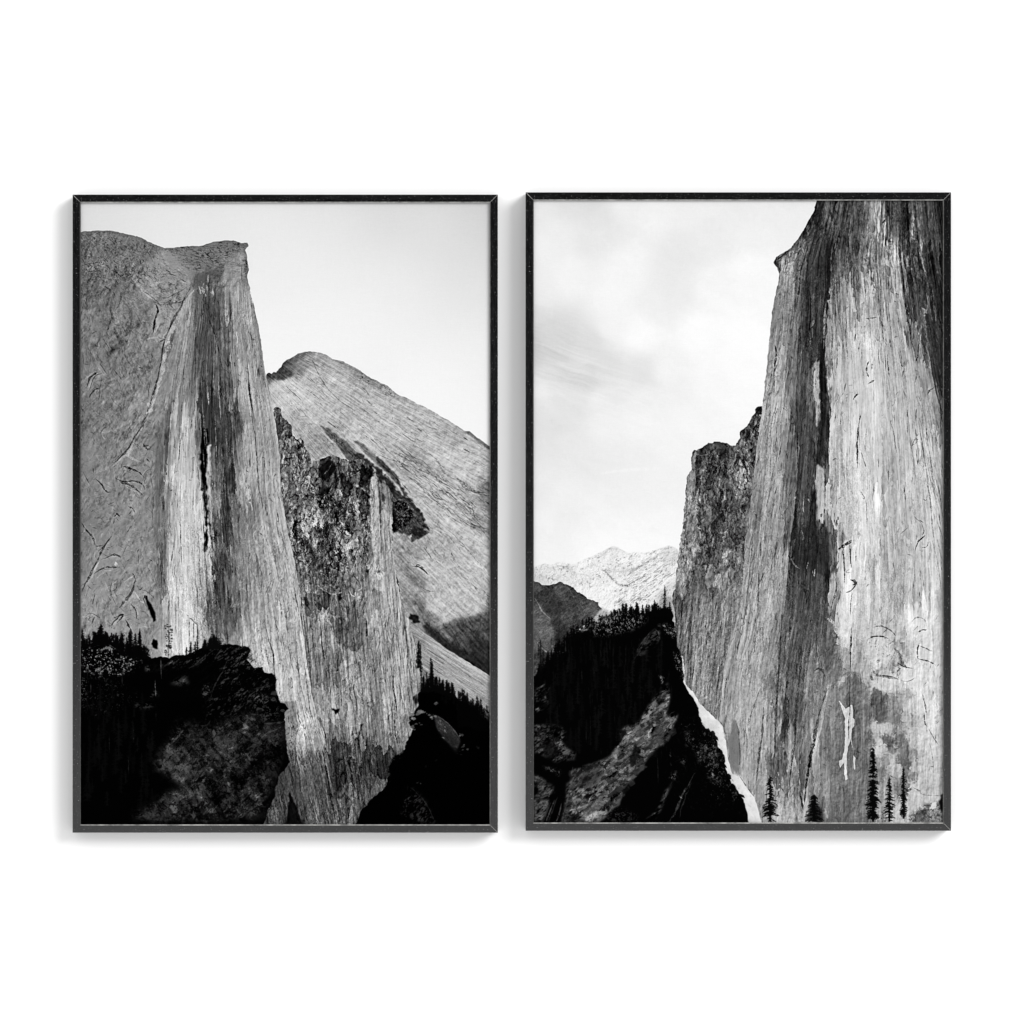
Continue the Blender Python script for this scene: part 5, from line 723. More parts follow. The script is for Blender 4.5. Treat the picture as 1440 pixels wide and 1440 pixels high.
    # --- individual cracks and ledges
    for pts, wd, t, a in [([(1149,284),(1140,305),(1128,328),(1112,348)],2,35,.6),([(1092,365),(1100,360),(1107,353)],2.2,25,.8),([(1089,370),(1095,368),(1103,360)],1.4,40,.7),([(1130,363),(1126,385),(1125,400),(1121,430)],2,18,.8),([(1138,345),(1130,370),(1124,390)],2,25,.7),([(1153,340),(1145,365),(1138,380)],1.5,35,.6),([(1108,372),(1104,385),(1110,380)],1.8,60,.6),([(1114,352),(1120,360)],2,160,.5),([(1128,348),(1131,356)],2,170,.5),([(1090,485),(1092,500),(1089,516)],4,30,.8),([(1101,440),(1100,460),(1098,475)],1.6,50,.6),([(1088,516),(1089,535),(1088,560)],2,50,.6),([(1145,450),(1143,458)],4,150,.6),([(1144,412),(1143,425)],2.4,120,.6),([(1141,415),(1141,424)],2,115,.6),([(1134,436),(1134,446)],2,120,.5),([(1131,480),(1131,492)],2,120,.5),([(1140,470),(1140,486)],2.2,140,.5),([(1170,400),(1168,430),(1164,450),(1160,460)],2.2,165,.6),([(1160,432),(1159,460),(1158,490)],2.6,160,.75),([(1163,420),(1161,440),(1166,460)],1.8,160,.6),([(1165,440),(1171,465),(1170,500),(1174,540)],1.6,65,.6),([(1158,460),(1163,455),(1160,468)],1.6,30,.7),([(1174,400),(1180,440),(1186,480)],1.4,70,.5),([(1191,445),(1190,470),(1192,510)],1.8,85,.6),([(1176,470),(1178,500),(1175,530)],1.8,85,.5),([(1184,475),(1186,495)],2,110,.5),([(1217,448),(1225,447),(1234,446)],1.8,45,.75),([(1225,447),(1227,444)],1.4,60,.6),([(1228,432),(1227,418),(1230,415)],3,195,.7),([(1235,300),(1236,330),(1239,345)],4,185,.6),([(1243,320),(1240,335),(1243,345)],3,170,.7),([(1246,308),(1241,314)],2.2,25,.85),([(1240,318),(1243,330),(1240,350)],1.3,40,.6),([(1255,334),(1249,338),(1258,340)],2,45,.75),([(1256,342),(1265,350),(1268,370),(1271,395),(1274,420)],2,60,.6),([(1253,368),(1256,378)],1.6,60,.6),([(1270,400),(1276,440),(1283,480),(1291,510)],2.4,75,.6),([(1275,440),(1283,462)],2,160,.5),([(1284,295),(1284,315),(1283,332)],4,165,.65),([(1277,335),(1279,350),(1278,362)],2,140,.55),([(1290,335),(1292,350),(1296,365)],2.6,140,.6),([(1281,333),(1288,336)],2.2,160,.6),([(1283,338),(1287,345),(1284,360)],5,40,.7),([(1280,376),(1284,380)],3,130,.5),([(1296,432),(1302,438),(1300,445)],4,180,.65),([(1305,430),(1303,440)],2,160,.6),([(1298,445),(1302,465),(1306,485)],2,120,.5),([(1316,440),(1317,452)],1.6,120,.5),([(1293,482),(1291,500),(1288,508)],2.4,30,.75),([(1282,448),(1280,470),(1285,490)],2,45,.5),([(1204,468),(1202,480)],2.2,50,.7),([(1213,468),(1217,468)],2,55,.7),([(1269,476),(1267,482)],2.4,35,.8),([(1252,475),(1253,488)],1.8,55,.7),([(1186,490),(1187,480)],1.5,60,.6),([(1222,508),(1219,520),(1222,530)],2.5,45,.8),([(1227,510),(1226,520)],1.8,60,.7),([(1230,534),(1221,540)],2,55,.7),([(1200,562),(1204,556),(1208,554)],2.2,25,.85),([(1268,500),(1269,515),(1273,508)],1.8,40,.8),([(1271,520),(1270,530)],1.6,60,.6),([(1253,488),(1254,486)],2,40,.8),([(1191,535),(1187,550),(1182,560)],1.6,60,.5),([(1305,555),(1308,548),(1315,545)],2,40,.75),([(1269,545),(1275,560)],1.5,100,.5),
        ([(1209,585),(1207,605),(1206,630),(1206,660)],1.9,40,.8),([(1211,583),(1209,592)],2,50,.8),([(1207,625),(1206,655)],2.6,22,.8),([(1210,630),(1216,650),(1220,660)],1.2,75,.6),([(1230,680),(1229,695)],1.6,60,.6),([(1210,690),(1216,700),(1211,700)],1.4,80,.6),([(1178,702),(1183,699)],1.6,60,.7),([(1182,720),(1184,718)],1.8,60,.7),([(1285,626),(1289,617),(1288,620),(1283,627)],4.5,12,.9),([(1252,590),(1257,610),(1262,640)],1.5,80,.6),([(1262,600),(1265,640),(1268,670)],1.5,95,.5),([(1304,598),(1303,612)],2,50,.7),([(1292,590),(1300,640),(1308,700),(1315,770)],2,85,.6),([(1300,590),(1308,640),(1315,700)],1.6,80,.6),([(1318,700),(1317,702)],2,50,.7),([(1284,715),(1286,718)],2.5,40,.8),([(1266,752),(1278,742)],1.4,80,.6),([(1285,725),(1295,735),(1299,745)],1.3,100,.5),([(1299,743),(1300,748),(1297,752)],1.5,70,.6),([(1287,775),(1292,762),(1302,752)],1.6,18,.9),([(1290,762),(1296,758)],3,18,.85),([(1297,769),(1303,769),(1305,762)],1.5,35,.8),([(1178,774),(1186,768),(1195,762),(1197,760)],3.4,16,.95),([(1186,770),(1187,785),(1188,805),(1187,820)],1.8,22,.9),([(1195,762),(1196,780),(1197,799)],1.9,22,.9),([(1180,776),(1179,790),(1174,800)],1.6,60,.6),([(1203,772),(1206,790)],1.2,110,.5),([(1196,815),(1202,818),(1204,822),(1199,822)],3.2,18,.9),([(1204,823),(1198,830),(1190,834)],2,30,.85),([(1199,832),(1197,845),(1196,865)],1.7,50,.75),([(1195,800),(1190,805),(1201,804)],1.4,110,.5),([(1173,810),(1177,825),(1173,840),(1178,838)],1.5,60,.7),([(1176,837),(1172,845),(1168,860)],1.6,60,.6),([(1310,752),(1320,800),(1325,840)],1.4,110,.5),([(1122,600),(1122,640),(1121,665)],2,22,.8),([(1116,638),(1113,645),(1117,642)],2,150,.6),([(1131,695),(1130,715),(1131,722)],1.8,160,.6),([(1127,745),(1130,755),(1128,760)],2,130,.6),([(1136,700),(1140,708)],2,180,.6),([(1109,780),(1112,785),(1116,782)],2.5,15,.85),([(1112,785),(1118,795),(1125,800)],1.8,150,.6),([(1137,790),(1135,800)],3,190,.7),([(1146,800),(1145,812)],2,190,.75),([(1143,802),(1143,808)],1.5,170,.7),([(1135,800),(1133,815)],2.4,20,.7),([(1140,730),(1138,770)],1.3,100,.5),([(1071,755),(1070,770),(1069,785)],1.8,30,.8),([(1068,800),(1067,830),(1066,850)],1.6,30,.75),([(1082,735),(1086,750),(1084,760)],1.5,90,.5),([(1090,690),(1086,720),(1084,730)],2.5,80,.5),([(1075,700),(1070,750),(1065,800)],1.5,90,.5),([(1085,610),(1084,650),(1083,680)],1.5,75,.5),
        ([(1063,895),(1061,910),(1060,920)],2,40,.8),([(1058,925),(1056,945),(1062,955)],1.4,170,.6),([(1070,968),(1062,990),(1055,1010),(1052,1030)],1.7,50,.75),([(1074,985),(1076,1000)],3,190,.7),([(1074,995),(1073,1020),(1070,1050),(1066,1080),(1063,1105)],2.6,25,.85),([(1049,1020),(1047,1040),(1045,1060)],1.6,55,.7),([(1066,930),(1064,960)],1.3,90,.5),([(1085,985),(1090,1000)],1.4,60,.6),([(1100,865),(1098,900),(1095,950),(1092,1000),(1090,1050),(1087,1100)],2.4,35,.8),([(1106,870),(1104,920),(1103,950)],1.6,55,.7),([(1112,865),(1110,920),(1107,960),(1103,1010)],3,62,.55),([(1123,865),(1121,900),(1120,960)],1.5,50,.7),([(1130,885),(1127,930),(1122,980),(1118,1040),(1112,1090),(1108,1120)],2.4,40,.75),([(1127,868),(1126,900),(1124,950)],1.5,50,.6),([(1136,878),(1142,872),(1146,876)],1.6,35,.75),([(1134,880),(1131,900)],1.6,45,.7),([(1150,885),(1148,910),(1152,930)],2,60,.6),([(1146,944),(1152,940),(1157,944),(1160,952)],3,45,.65),([(1098,1004),(1105,1003),(1110,1010)],1.8,45,.7),([(1104,1005),(1101,1030),(1097,1060),(1093,1090)],6,68,.55),([(1125,970),(1128,980),(1134,972)],2.2,50,.6),([(1123,975),(1121,1000),(1116,1025)],2.2,60,.6),([(1162,972),(1157,990),(1150,1015),(1145,1045),(1141,1060),(1136,1090),(1133,1110),(1131,1135)],3.4,14,.92),([(1143,1050),(1140,1075)],3.2,10,.9),([(1165,970),(1160,990),(1155,1015),(1150,1040),(1146,1060)],3.6,188,.75),([(1148,1040),(1145,1062),(1143,1075)],4,175,.6),([(1124,1110),(1128,1130),(1128,1150)],2.2,35,.75),([(1110,1130),(1108,1115),(1116,1104)],2,45,.7),([(1113,1120),(1119,1108)],2,55,.6),([(1097,1105),(1102,1113)],2,50,.7),([(1139,1113),(1138,1120)],3,190,.7),([(1197.5,883),(1197,910),(1196,945)],2.4,18,.92),([(1196,945),(1195,980),(1194,1015),(1193,1045)],2,40,.85),([(1161,868),(1170,874),(1177,882)],3.4,205,.75),([(1176,880),(1186,884),(1197,888)],5,200,.75),([(1178,885),(1180,895),(1186,890)],4,195,.6),([(1197,895),(1210,896),(1216,900)],3,205,.65),([(1160,875),(1165,868),(1168,873)],1.5,40,.7),([(1195,950),(1186,955),(1180,962),(1175,966)],5,182,.75),([(1164,970),(1165,964),(1172,962)],3.4,190,.7),([(1192,946),(1186,950)],3,70,.6),([(1221,899),(1230,895),(1242,895),(1250,898)],2,38,.85),([(1228,882),(1240,880),(1252,886),(1260,894)],1.5,70,.7),([(1222,897),(1218,905)],1.4,60,.6),([(1250,900),(1262,912),(1274,925),(1282,940)],3.5,205,.6),([(1258,912),(1265,918),(1268,930),(1276,938)],4,75,.7),([(1262,932),(1272,938),(1284,940)],2,40,.8),([(1226,940),(1232,948),(1245,952),(1262,956)],2.4,95,.7),([(1234,951),(1250,951),(1264,956)],1.8,40,.75),([(1226,945),(1226,955),(1232,957)],3,80,.7),([(1265,955),(1262,945),(1268,940)],1.6,55,.7),([(1267,957),(1278,958),(1287,953)],1.4,80,.6),([(1291,927),(1291,915),(1293,907)],2,30,.85),([(1290,926),(1305,930),(1317,936)],1.7,55,.75),([(1293,908),(1303,912),(1312,916)],1.3,75,.6),([(1292,889),(1298,886),(1304,886)],1.7,35,.85),([(1283,875),(1290,868),(1300,872),(1304,882)],1.3,110,.6),([(1298,975),(1301,990),(1303,1003)],1.8,45,.75),([(1300,1003),(1301,1015),(1304,1022)],2.2,30,.8),([(1306,1025),(1312,1035),(1320,1048)],1.4,70,.6),([(1239,908),(1245,915),(1252,918)],2,120,.5),([(1244,905),(1250,912)],1.6,80,.5),([(1308,1045),(1312,1070),(1313,1090)],1.3,90,.5),([(1285,1108),(1292,1112),(1300,1118),(1326,1120)],1.6,45,.7),([(1284,1025),(1284,1060),(1282,1090)],2,195,.5),([(1276,1080),(1281,1100)],2,190,.5)]:
        P.stroke(pts, wd*(1.35 if len(pts) > 3 else 1.1), t-4, a)
    for pts, t, a, b in [([(1110,866),(1128,866),(1126,920),(1118,980),(1112,1040),(1104,1040),(1106,980),(1110,920)],78,.6,1.5),([(1128,866),(1166,868),(1164,900),(1150,915),(1138,930),(1130,1000),(1122,1060),(1116,1060),(1122,980),(1128,920)],76,.6,2),([(1096,866),(1104,866),(1101,930),(1096,1000),(1090,1090),(1084,1100),(1090,1000)],92,.55,1.5),([(1042,880),(1092,870),(1088,960),(1080,1060),(1074,1130),(1060,1110),(1040,1085),(1028,1020),(1030,950)],158,.4,4),([(1140,950),(1160,940),(1160,975),(1150,1015),(1140,1055),(1128,1120),(1122,1110),(1132,1020)],128,.5,2.5),([(1165,884),(1178,888),(1180,930),(1182,955),(1168,962),(1164,930)],102,.55,2),([(1200,892),(1216,900),(1222,940),(1226,960),(1210,956),(1200,945)],168,.55,2),([(1198,950),(1222,962),(1226,1000),(1222,1050),(1226,1100),(1205,1140),(1160,1150),(1140,1130),(1150,1070),(1166,1000),(1170,970)],108,.45,3)]:
        P.patch(pts, t, a, b, 1.2)
    # bright scars, dark wet patches
    P.D = (noise(X*1.0, Y*1.0, 181, 1.0)*.5, noise(X*1.1, Y*.5, 183, 1.0)*.8)
    for pts, t, a, b in [([(1181,984),(1184,990),(1190,997),(1193,995),(1197,991),(1199,992),(1200,1010),(1203,1012),(1202,1021),(1199,1025),(1198,1035),(1200,1057),(1197,1040),(1194,1050),(1192,1060),(1191,1080),(1193,1096),(1190,1098),(1187,1085),(1186,1072),(1181,1080),(1180,1070),(1184,1068),(1187,1058),(1189,1040),(1187,1010),(1183,995)],212,.95,.4),([(1200,1062),(1203,1066),(1203,1083),(1201,1075)],205,.9,.4),([(1228,966),(1238,968),(1246,972),(1247,985),(1247,1005),(1243,1014),(1236,1016),(1229,1010),(1227,990)],90,.75,1.6),([(1228,958),(1240,955),(1260,958),(1270,968),(1262,974),(1250,972),(1244,976),(1236,970),(1226,968)],205,.6,1.5),([(1226,1014),(1235,1020),(1245,1017),(1252,1016),(1256,1030),(1258,1042),(1252,1034),(1246,1030),(1240,1034),(1236,1046),(1230,1040),(1226,1024)],190,.65,1.2),([(1238,1036),(1250,1034),(1258,1046),(1262,1055),(1256,1060),(1246,1050)],98,.6,1.5),([(1264,1030),(1275,1040),(1280,1070),(1281,1100),(1270,1080),(1264,1056)],108,.6,2),([(1250,1062),(1258,1066),(1263,1080),(1266,1095),(1258,1090)],190,.6,1.5),([(1235,1046),(1246,1050),(1250,1062),(1244,1080),(1236,1075)],165,.45,2),([(1268,943),(1278,940),(1287,942),(1288,950),(1280,958),(1270,956)],212,.8,1),([(1280,1112),(1296,1112),(1320,1120),(1316,1128),(1292,1138),(1276,1150),(1272,1130)],196,.7,1.2),([(1256,1120),(1266,1130),(1272,1155),(1250,1155)],185,.6,1.5),([(1218,900),(1230,897),(1246,897),(1258,908),(1268,926),(1264,938),(1245,930),(1228,924),(1218,915)],198,.45,3),([(1098,1140),(1110,1136),(1122,1146),(1128,1156),(1098,1156)],165,.6,2)]:
        P.patch(pts, t, a, min(b, 1.1)*.8, 1.9 if b > .5 else .6)
    P.stroke([(1195.5,985),(1195,1000),(1194,1020),(1193.5,1040)], 1.8, 60, .8)
    P.speck([(1222,900),(1250,900),(1268,930),(1250,945),(1225,930)], X*1.2, Y*1.0, 190, .7, .8, .5, 125, .6, 3)
    P.D = None
    P.bake(62, .9)
    P.clarity(.42, 3.5)
    P.sharpen(.55, .8)
    # ---------- snow gully
    sn = [(1010,1012),(1018,1022.5),(1020,1037),(1022,1052),(1024,1068),(1027,1080),(1030.4,1089),(1037,1091),(1042,1092),(1047,1099),(1054,1112),(1061,1122.5),(1066,1138),(1078,1175),(1055,1175),(1045,1120),(1028,1104),(1024,1085),(1016,1060),(1010,1045),(1003,1033),(990,1023),(984,1015),(980,1000),(975,985),(970,975),(962,958),(960,952),(962,950),(965,964),(974,972.5),(984.6,989),(992,997),(996,1000),(998,1008)]
    P.region(sn, 224+noise(X*.5, Y*.5, 91, 1.1)*9, 0, .8, .3)
    P.hatch(sn, 40, .9, (3, 9), (.7, 1.6), (.6, .9), .6, .3, .4)
    P.clip = None
    P.stroke([(1010,1013),(1017,1021),(1020,1035)], 1.4, 45, .8)
    P.stroke([(1040,1090),(1050,1106),(1060,1120)], 1.4, 40, .85)
    # dark lens shaped flake above the snow
    P.patch([(1030,1012),(1035,1013),(1039,1030),(1041,1060),(1039,1083),(1036,1088),(1030,1080),(1026,1062),(1024,1045),(1028,1030)], 112, .85, .8, .5)
    P.stroke([(1035,1012),(1039,1030),(1041,1060),(1039,1083)], 2, 40, .8)
    P.hatch([(1028,1015),(1037,1015),(1040,1080),(1030,1078)], 60, 1.5, (3, 14), (.7, 1.4), (.6, 1.3), .6)
    # ---------- black forest
    f = [(740,955),(751,951.7),(757,943),(766,933),(775,925),(784,915),(797,903),(805,893),(811.7,886),(820,884),(830,882),(840,880),(850,876),(861.7,871),(868,868),(874,864),(882,866),(891,864),(897,864),(903,860),(912,862),(922,857),(928,858),(934,855),(940,858),(945,860),(948,872),(950,890),(953,905),(957,922),(961,945),(962,960),(966,968),(972,980),(979,990),(983,1005),(986,1016),(994,1026),(1003,1034),(1010,1047),(1016,1062),(1023,1083),(1028,1103),(1040,1112),(1046,1122),(1052,1142),(1057,1162),(1060,1175),(740,1175)]
    P.region(f, 3, 0, 1.2, .2)
    P.clip = None
    for i in range(120):
        x = P.rn.uniform(755, 948); b = np.interp(x, [751,766,797,812,840,862,874,903,922,945], [955,937,908,890,884,875,868,865,861,864]); h = P.rn.uniform(8, 20) if x < 925 else P.rn.uniform(5, 11)
        P.conifer(x, b-h, b+4, h*.42, 4, 1.5)
    for x, yt, yb, w, d in [(935,824,862,7,1.1),(864,860,885,6,1.2),(872,856,880,7,1.4),(879,860,880,6,1.3),(884,863,880,6,1.3),(893,857,880,6,1.3),(899,862,880,5,1.2),(905,855,880,6,1.3),(911,860,880,5,1.2),(917,850,870,6,1.4),(924,848,868,6,1.4),(929,853,868,5,1.3),(942,846,868,6,1.2),(855,866,888,6,1.2),(846,870,892,6,1.2),(838,874,895,6,1.2),(828,876,900,7,1.3),(818,880,905,7,1.2),(808,885,915,7,1.3),(798,894,920,7,1.2),(790,902,930,7,1.2),(780,910,940,8,1.2),(770,920,950,8,1.2),(760,930,960,8,1.2),(861,862,885,5,1.2),(888,858,880,5,1.2),(852,868,888,5,1.2),(814,882,900,6,1.2)]:
        P.conifer(x, yt, yb, w, 4, d)
    P.speck([(845,870),(870,862),(900,862),(910,872),(890,885),(850,895),(830,890)], X*1.5, Y*.9, 201, .5, .35, .5, 165, .75, 3, 25)
    P.speck([(808,885),(840,868),(860,868),(830,884),(815,890)], dg*1.4, dh*.6, 202, .6, .2, .5, 150, .7, 2, 25)
    P.stroke([(833,874),(845,868),(858,860)], 1.6, 205, .7)
    P.stroke([(820,887),(828,884)], 2.2, 190, .7)
    for x, y0, y1, t in [(862,905,930,26),(835,910,960,22),(812,960,990,26),(830,1005,1030,30),(824,1020,1045,28),(880,905,940,20),(800,905,940,22),(855,950,970,24),(818,940,962,24),(925,1065,1105,34),(795,900,918,45)]:
        P.stroke([(x, y0), (x+.5, y1)], 1.4, t, .8, .3, False)
    for i in range(130):
        x = P.rn.uniform(770, 945); y = P.rn.uniform(890, 1060)
        P.stroke([(x, y), (x+P.rn.uniform(-1, 1), y+P.rn.uniform(5, 26))], P.rn.uniform(.8, 2), P.rn.uniform(8, 24), .6, .4)
    for i in range(110):
        x = P.rn.uniform(756, 940); y = P.rn.uniform(895, 1035); h = P.rn.uniform(16, 42)
        P.conifer(x, y, y+h, h*.32, P.rn.uniform(6, 15), 1.0, 0, .3, .05, .75)
    # grey rocks in the forest
    gk = noise(dg*1.1, dh*.35, 205, .8)*12 + noise(X*1.5, Y*1.5, 206, .5)*8
    r1, r2 = cells((dg+noise(X*.6,Y*.6,147,1)*3)/6.5, (dh+noise(X*.6,Y*.6,146,1)*4)/22, 14)[:2]
    r3, r4 = cells((dg+noise(X*.8,Y*.8,142,1)*2)/2.6, (dh+noise(X*.8,Y*.8,141,1)*3)/8, 17)[:2]
    gk = gk*.5 + r1*19 + r3*11 - np.exp(-(r2/.08)**2)*30 - np.exp(-(r4/.12)**2)*14
    def rock(pts, t, am=1.0, a=.92, seed=207, thr=-.9):
        P.speck(pts, dg*.9, dh*.4, seed, .8, thr, .9, t, a, 1.0, 0)
        m = P.mask(pts, .8, .5)
        if m: sl, k = m; P.T[sl] += gk[sl]*k*am*np.clip(P.T[sl]/60, 0, 1)
    rock([(922,884),(928,888),(928,900),(922,906),(912,910),(905,920),(895,930),(890,938),(894,922),(899,908),(907,898),(916,888)], 62, .7)
    P.stroke([(921,884),(926,890),(928,900)], 1.4, 110, .7)
    P.stroke([(915,888),(903,903),(896,915)], 1.4, 95, .6)
    P.speck([(926,880),(940,876),(952,886),(950,900),(938,892)], X*1.4, Y*1.4, 208, .5, .2, .4, 135, .85, 1, 25)
    P.speck([(948,915),(960,920),(966,940),(960,960),(950,935)], X*1.4, Y*1.4, 209, .5, .6, .4, 150, .85, 1, 25)
    P.speck([(775,915),(790,922),(780,925),(800,912)], X*1.4, Y*1.4, 210, .5, .9, .4, 90, .8, 1.5)
    P.speck([(926,950),(936,955),(930,962)], X*1.4, Y*1.4, 211, .5, .3, .4, 170, .8, .8)
    main = [(940,960),(938,964),(942,975),(941,990),(938,1002),(945,1005),(953,1003),(952,1012),(946,1028),(938,1040),(930,1048),(922,1054),(915,1060),(905,1075),(897,1085),(888,1100),(874,1122),(860,1138),(845,1154),(840,1158),(795,1158),(803,1130),(800,1105),(805,1085),(820,1078),(845,1071),(858,1063),(865,1052),(876,1042),(872,1030),(880,1022),(895,1016),(903,1008),(908,998),(915,988),(926,976)]
    rock(main, 96, 1.7, .95, 207, -1.3)
    P.hatch(main, 420, lambda x, y: 2.5, (4, 26), (.8, 2.0), (.05, .6), .75, .3, .4)
    P.hatch(main, 260, lambda x, y: 2.5, (4, 20), (.8, 1.8), (1.4, 2.4), .65, .3, .4)
    for pts, t, a in [([(918,1030),(928,1020),(936,1028),(930,1044),(916,1052),(908,1046)],92,.6),([(870,1028),(880,1026),(882,1034),(874,1040)],4,.8),([(886,1062),(895,1050),(902,1056),(894,1075),(888,1082)],6,.75),([(860,1060),(868,1054),(874,1058),(864,1066)],125,.6),([(868,1066),(882,1060),(884,1066),(870,1074)],120,.6),([(920,995),(932,988),(938,992),(928,1000),(918,1008)],135,.6),([(925,980),(936,972),(937,980),(926,988)],100,.4),([(900,1080),(908,1072),(906,1085),(895,1092)],130,.6),([(862,1130),(876,1118),(872,1130),(858,1142)],110,.6),([(820,1145),(840,1125),(850,1130),(838,1150)],120,.45),([(936,1003),(944,1000),(941,1008)],5,.8),([(800,1085),(840,1075),(850,1090),(830,1110),(806,1105)],50,.5)]:
        P.patch(pts, t, a, 1, 1.2)
    P.flakes(main, 120, (2, 7), (6, 24), 2.5, (.3, 1.7), .8)
    # lower left slabs
    rock([(751,1020),(765,1018),(790,1022),(795,1030),(790,1045),(808,1060),(805,1068),(790,1068),(780,1072),(768,1065),(755,1060),(749,1060)], 72, 1.3, .9, 212, -.8)
    P.hatch([(751,1020),(765,1018),(790,1022),(795,1030),(790,1045),(768,1065),(751,1060)], 170, 2.2, (3, 14), (.8, 1.6), (.1, .6), .8, .2, .3)
    P.patch([(766,1046),(776,1044),(785,1052),(784,1064),(770,1066),(764,1056)], 12, .7, 1.5, 2)
    rock([(751,970),(764,962),(772,966),(770,990),(760,1000),(750,1004)], 70, 1.3, .85, 213, -.2)
    P.patch([(749,1064),(756,1062),(766,1072),(784,1072),(786,1078),(800,1082),(800,1108),(770,1112),(756,1090),(749,1085)], 3, .9, 1, 1.2)
    P.speck([(762,1078),(780,1080),(790,1086),(785,1090),(766,1082)], X*1.4, Y*1.4, 214, .5, .2, .5, 95, .8, 1)
    rock([(749,1086),(760,1092),(778,1106),(780,1114),(762,1120),(749,1120)], 62, 1.2, .9, 215, -1)
    rock([(749,1126),(772,1124),(770,1135),(762,1156),(749,1156)], 88, 1.3, .95, 216, -1.4)
    P.stroke([(750,1125),(762,1122),(773,1118)], 2, 110, .6)
    rock([(798,1102),(806,1100),(804,1125),(796,1156),(790,1156),(794,1130)], 70, 1.0, .85, 217, -1)
    for pts, t in [([(775,1128),(768,1145),(764,1156)],60),([(780,1124),(772,1145),(768,1156)],95),([(790,1130),(786,1146),(782,1156)],90),([(785,1120),(777,1140),(771,1156)],45),([(803,1100),(798,1125),(790,1156)],80),([(776,1110),(771,1122)],95),([(806,1078),(803,1092)],90)]:
        P.stroke(pts, 2, t, .8, .3)
    # rocks under the snow
    P.speck([(955,1015),(985,1012),(1000,1035),(1012,1050),(1020,1080),(1030,1105),(1000,1100),(975,1050)], X*1.2, Y*1.2, 218, .7, .7, .6, 85, .8, 3, 20)
    P.speck([(985,1045),(1005,1042),(1012,1060),(1000,1075),(985,1062)], X*1.4, Y*1.4, 219, .5, .2, .5, 75, .85, 2, 15)
    P.speck([(964,1030),(974,1028),(972,1045),(965,1050)], X*1.4, Y*1.4, 220, .5, .3, .5, 85, .8, 1.5, 15)
    P.speck([(955,1070),(965,1065),(963,1078)], X*1.4, Y*1.4, 221, .5, .2, .5, 80, .8, 1.5, 15)
    P.speck([(940,1095),(950,1085),(950,1098)], X*1.4, Y*1.4, 222, .5, .2, .5, 130, .8, 1)
    P.speck([(995,1085),(1030,1095),(1045,1125),(1010,1130),(990,1110)], X*1.2, Y*1.2, 223, .6, .75, .6, 60, .8, 3, 15)
    rock([(942,1105),(946,1100),(938,1120),(930,1138),(920,1152),(908,1156),(925,1135)], 88, 1.4, .85, 224, -.4)
    P.stroke([(978,1085),(968,1105),(958,1125),(948,1145),(940,1156)], 2.5, 75, .8, 1.2)
    P.stroke([(974,1100),(962,1125),(955,1150)], 1.6, 55, .7, 1.2)
    P.speck([(800,1150),(870,1135),(900,1150),(880,1157)], X*1.2, Y*1.2, 225, .6, .8, .5, 55, .8, 3, 15)
    P.hatch([(960,1000),(985,1010),(1010,1050),(1035,1110),(1050,1150),(980,1150),(930,1100)], 260, 1.2, (2, 9), (.8, 2), (2.0, 9.0), .5, .3, .8)
    for x, y in [(1000,1030),(994,1027),(1005,1036),(1012,1055),(984,1016),(978,998),(1018,1075),(1030,1105),(1042,1118),(970,985),(1024,1092),(988,1022)]:
        P.patch([(x-4,y+3),(x-2,y-2),(x+1,y-3),(x+4,y),(x+5,y+5)], 4, .95, .4, 1)
    P.stroke([(1004,1028),(1003,1034),(1002,1040)], 3, 25, .9)
    # conifers standing before the face
    for x, yt, yb, w, d, g in [(1083,1090,1156,25,1.3,.34),(1145,1116,1156,28,2.0,.12),(1228,1048,1156,23,1.25,.34),(1251,1092,1156,18,1.2,.34),(1271,1078,1152,11,1.5,.25)]:
        P.conifer(x, yt, yb, w, 7, d, 0, g)
    P.stroke([(1228,1090),(1229,1120),(1229.5,1156)], 2.6, 8, .95, .2, False)
    P.stroke([(1272,1120),(1272.5,1156)], 1.8, 8, .95, .2, False)
    for sgn, y in [(1,1110),(1,1112),(-1,1118)]:
        P.stroke([(1272,y),(1272+sgn*6,y+1),(1272+sgn*11,y-2)], 1.8, 8, .95, .4)
    P.patch([(1136,1150),(1140,1138),(1146,1128),(1153,1138),(1157,1156),(1134,1156)], 6, .7, 1.5, 2)
    P.speck([(1276,1152),(1288,1140),(1300,1132),(1318,1126),(1328,1140),(1328,1156),(1276,1156)], X*1.3, Y*1.3, 226, .6, -.2, .5, 52, .85, 1.5, 25)
    P.patch([(1308,1138),(1312,1130),(1317,1129),(1317,1136),(1312,1139)], 228, .95, .4, .5)
    P.patch([(1321,1128),(1324,1120),(1329,1116),(1329,1142),(1323,1138)], 8, .95, .6, 1)
    P.hatch([(1280,1150),(1300,1132),(1320,1130),(1326,1155)], 80, 1.2, (2, 8), (.8, 1.8), (.2, 1.8), .7, .3, .8)
    P.stroke([(1160,1136),(1163,1145),(1164,1152)], 4, 195, .8)
    P.speck([(1232,1150),(1244,1140),(1250,1156),(1232,1156)], X*1.4, Y*1.4, 227, .5, .2, .5, 40, .8, 1)
    g = P.out()
    return g + P.np.randn(*g.shape)*1.6*np.clip(g/60, .15, 1)
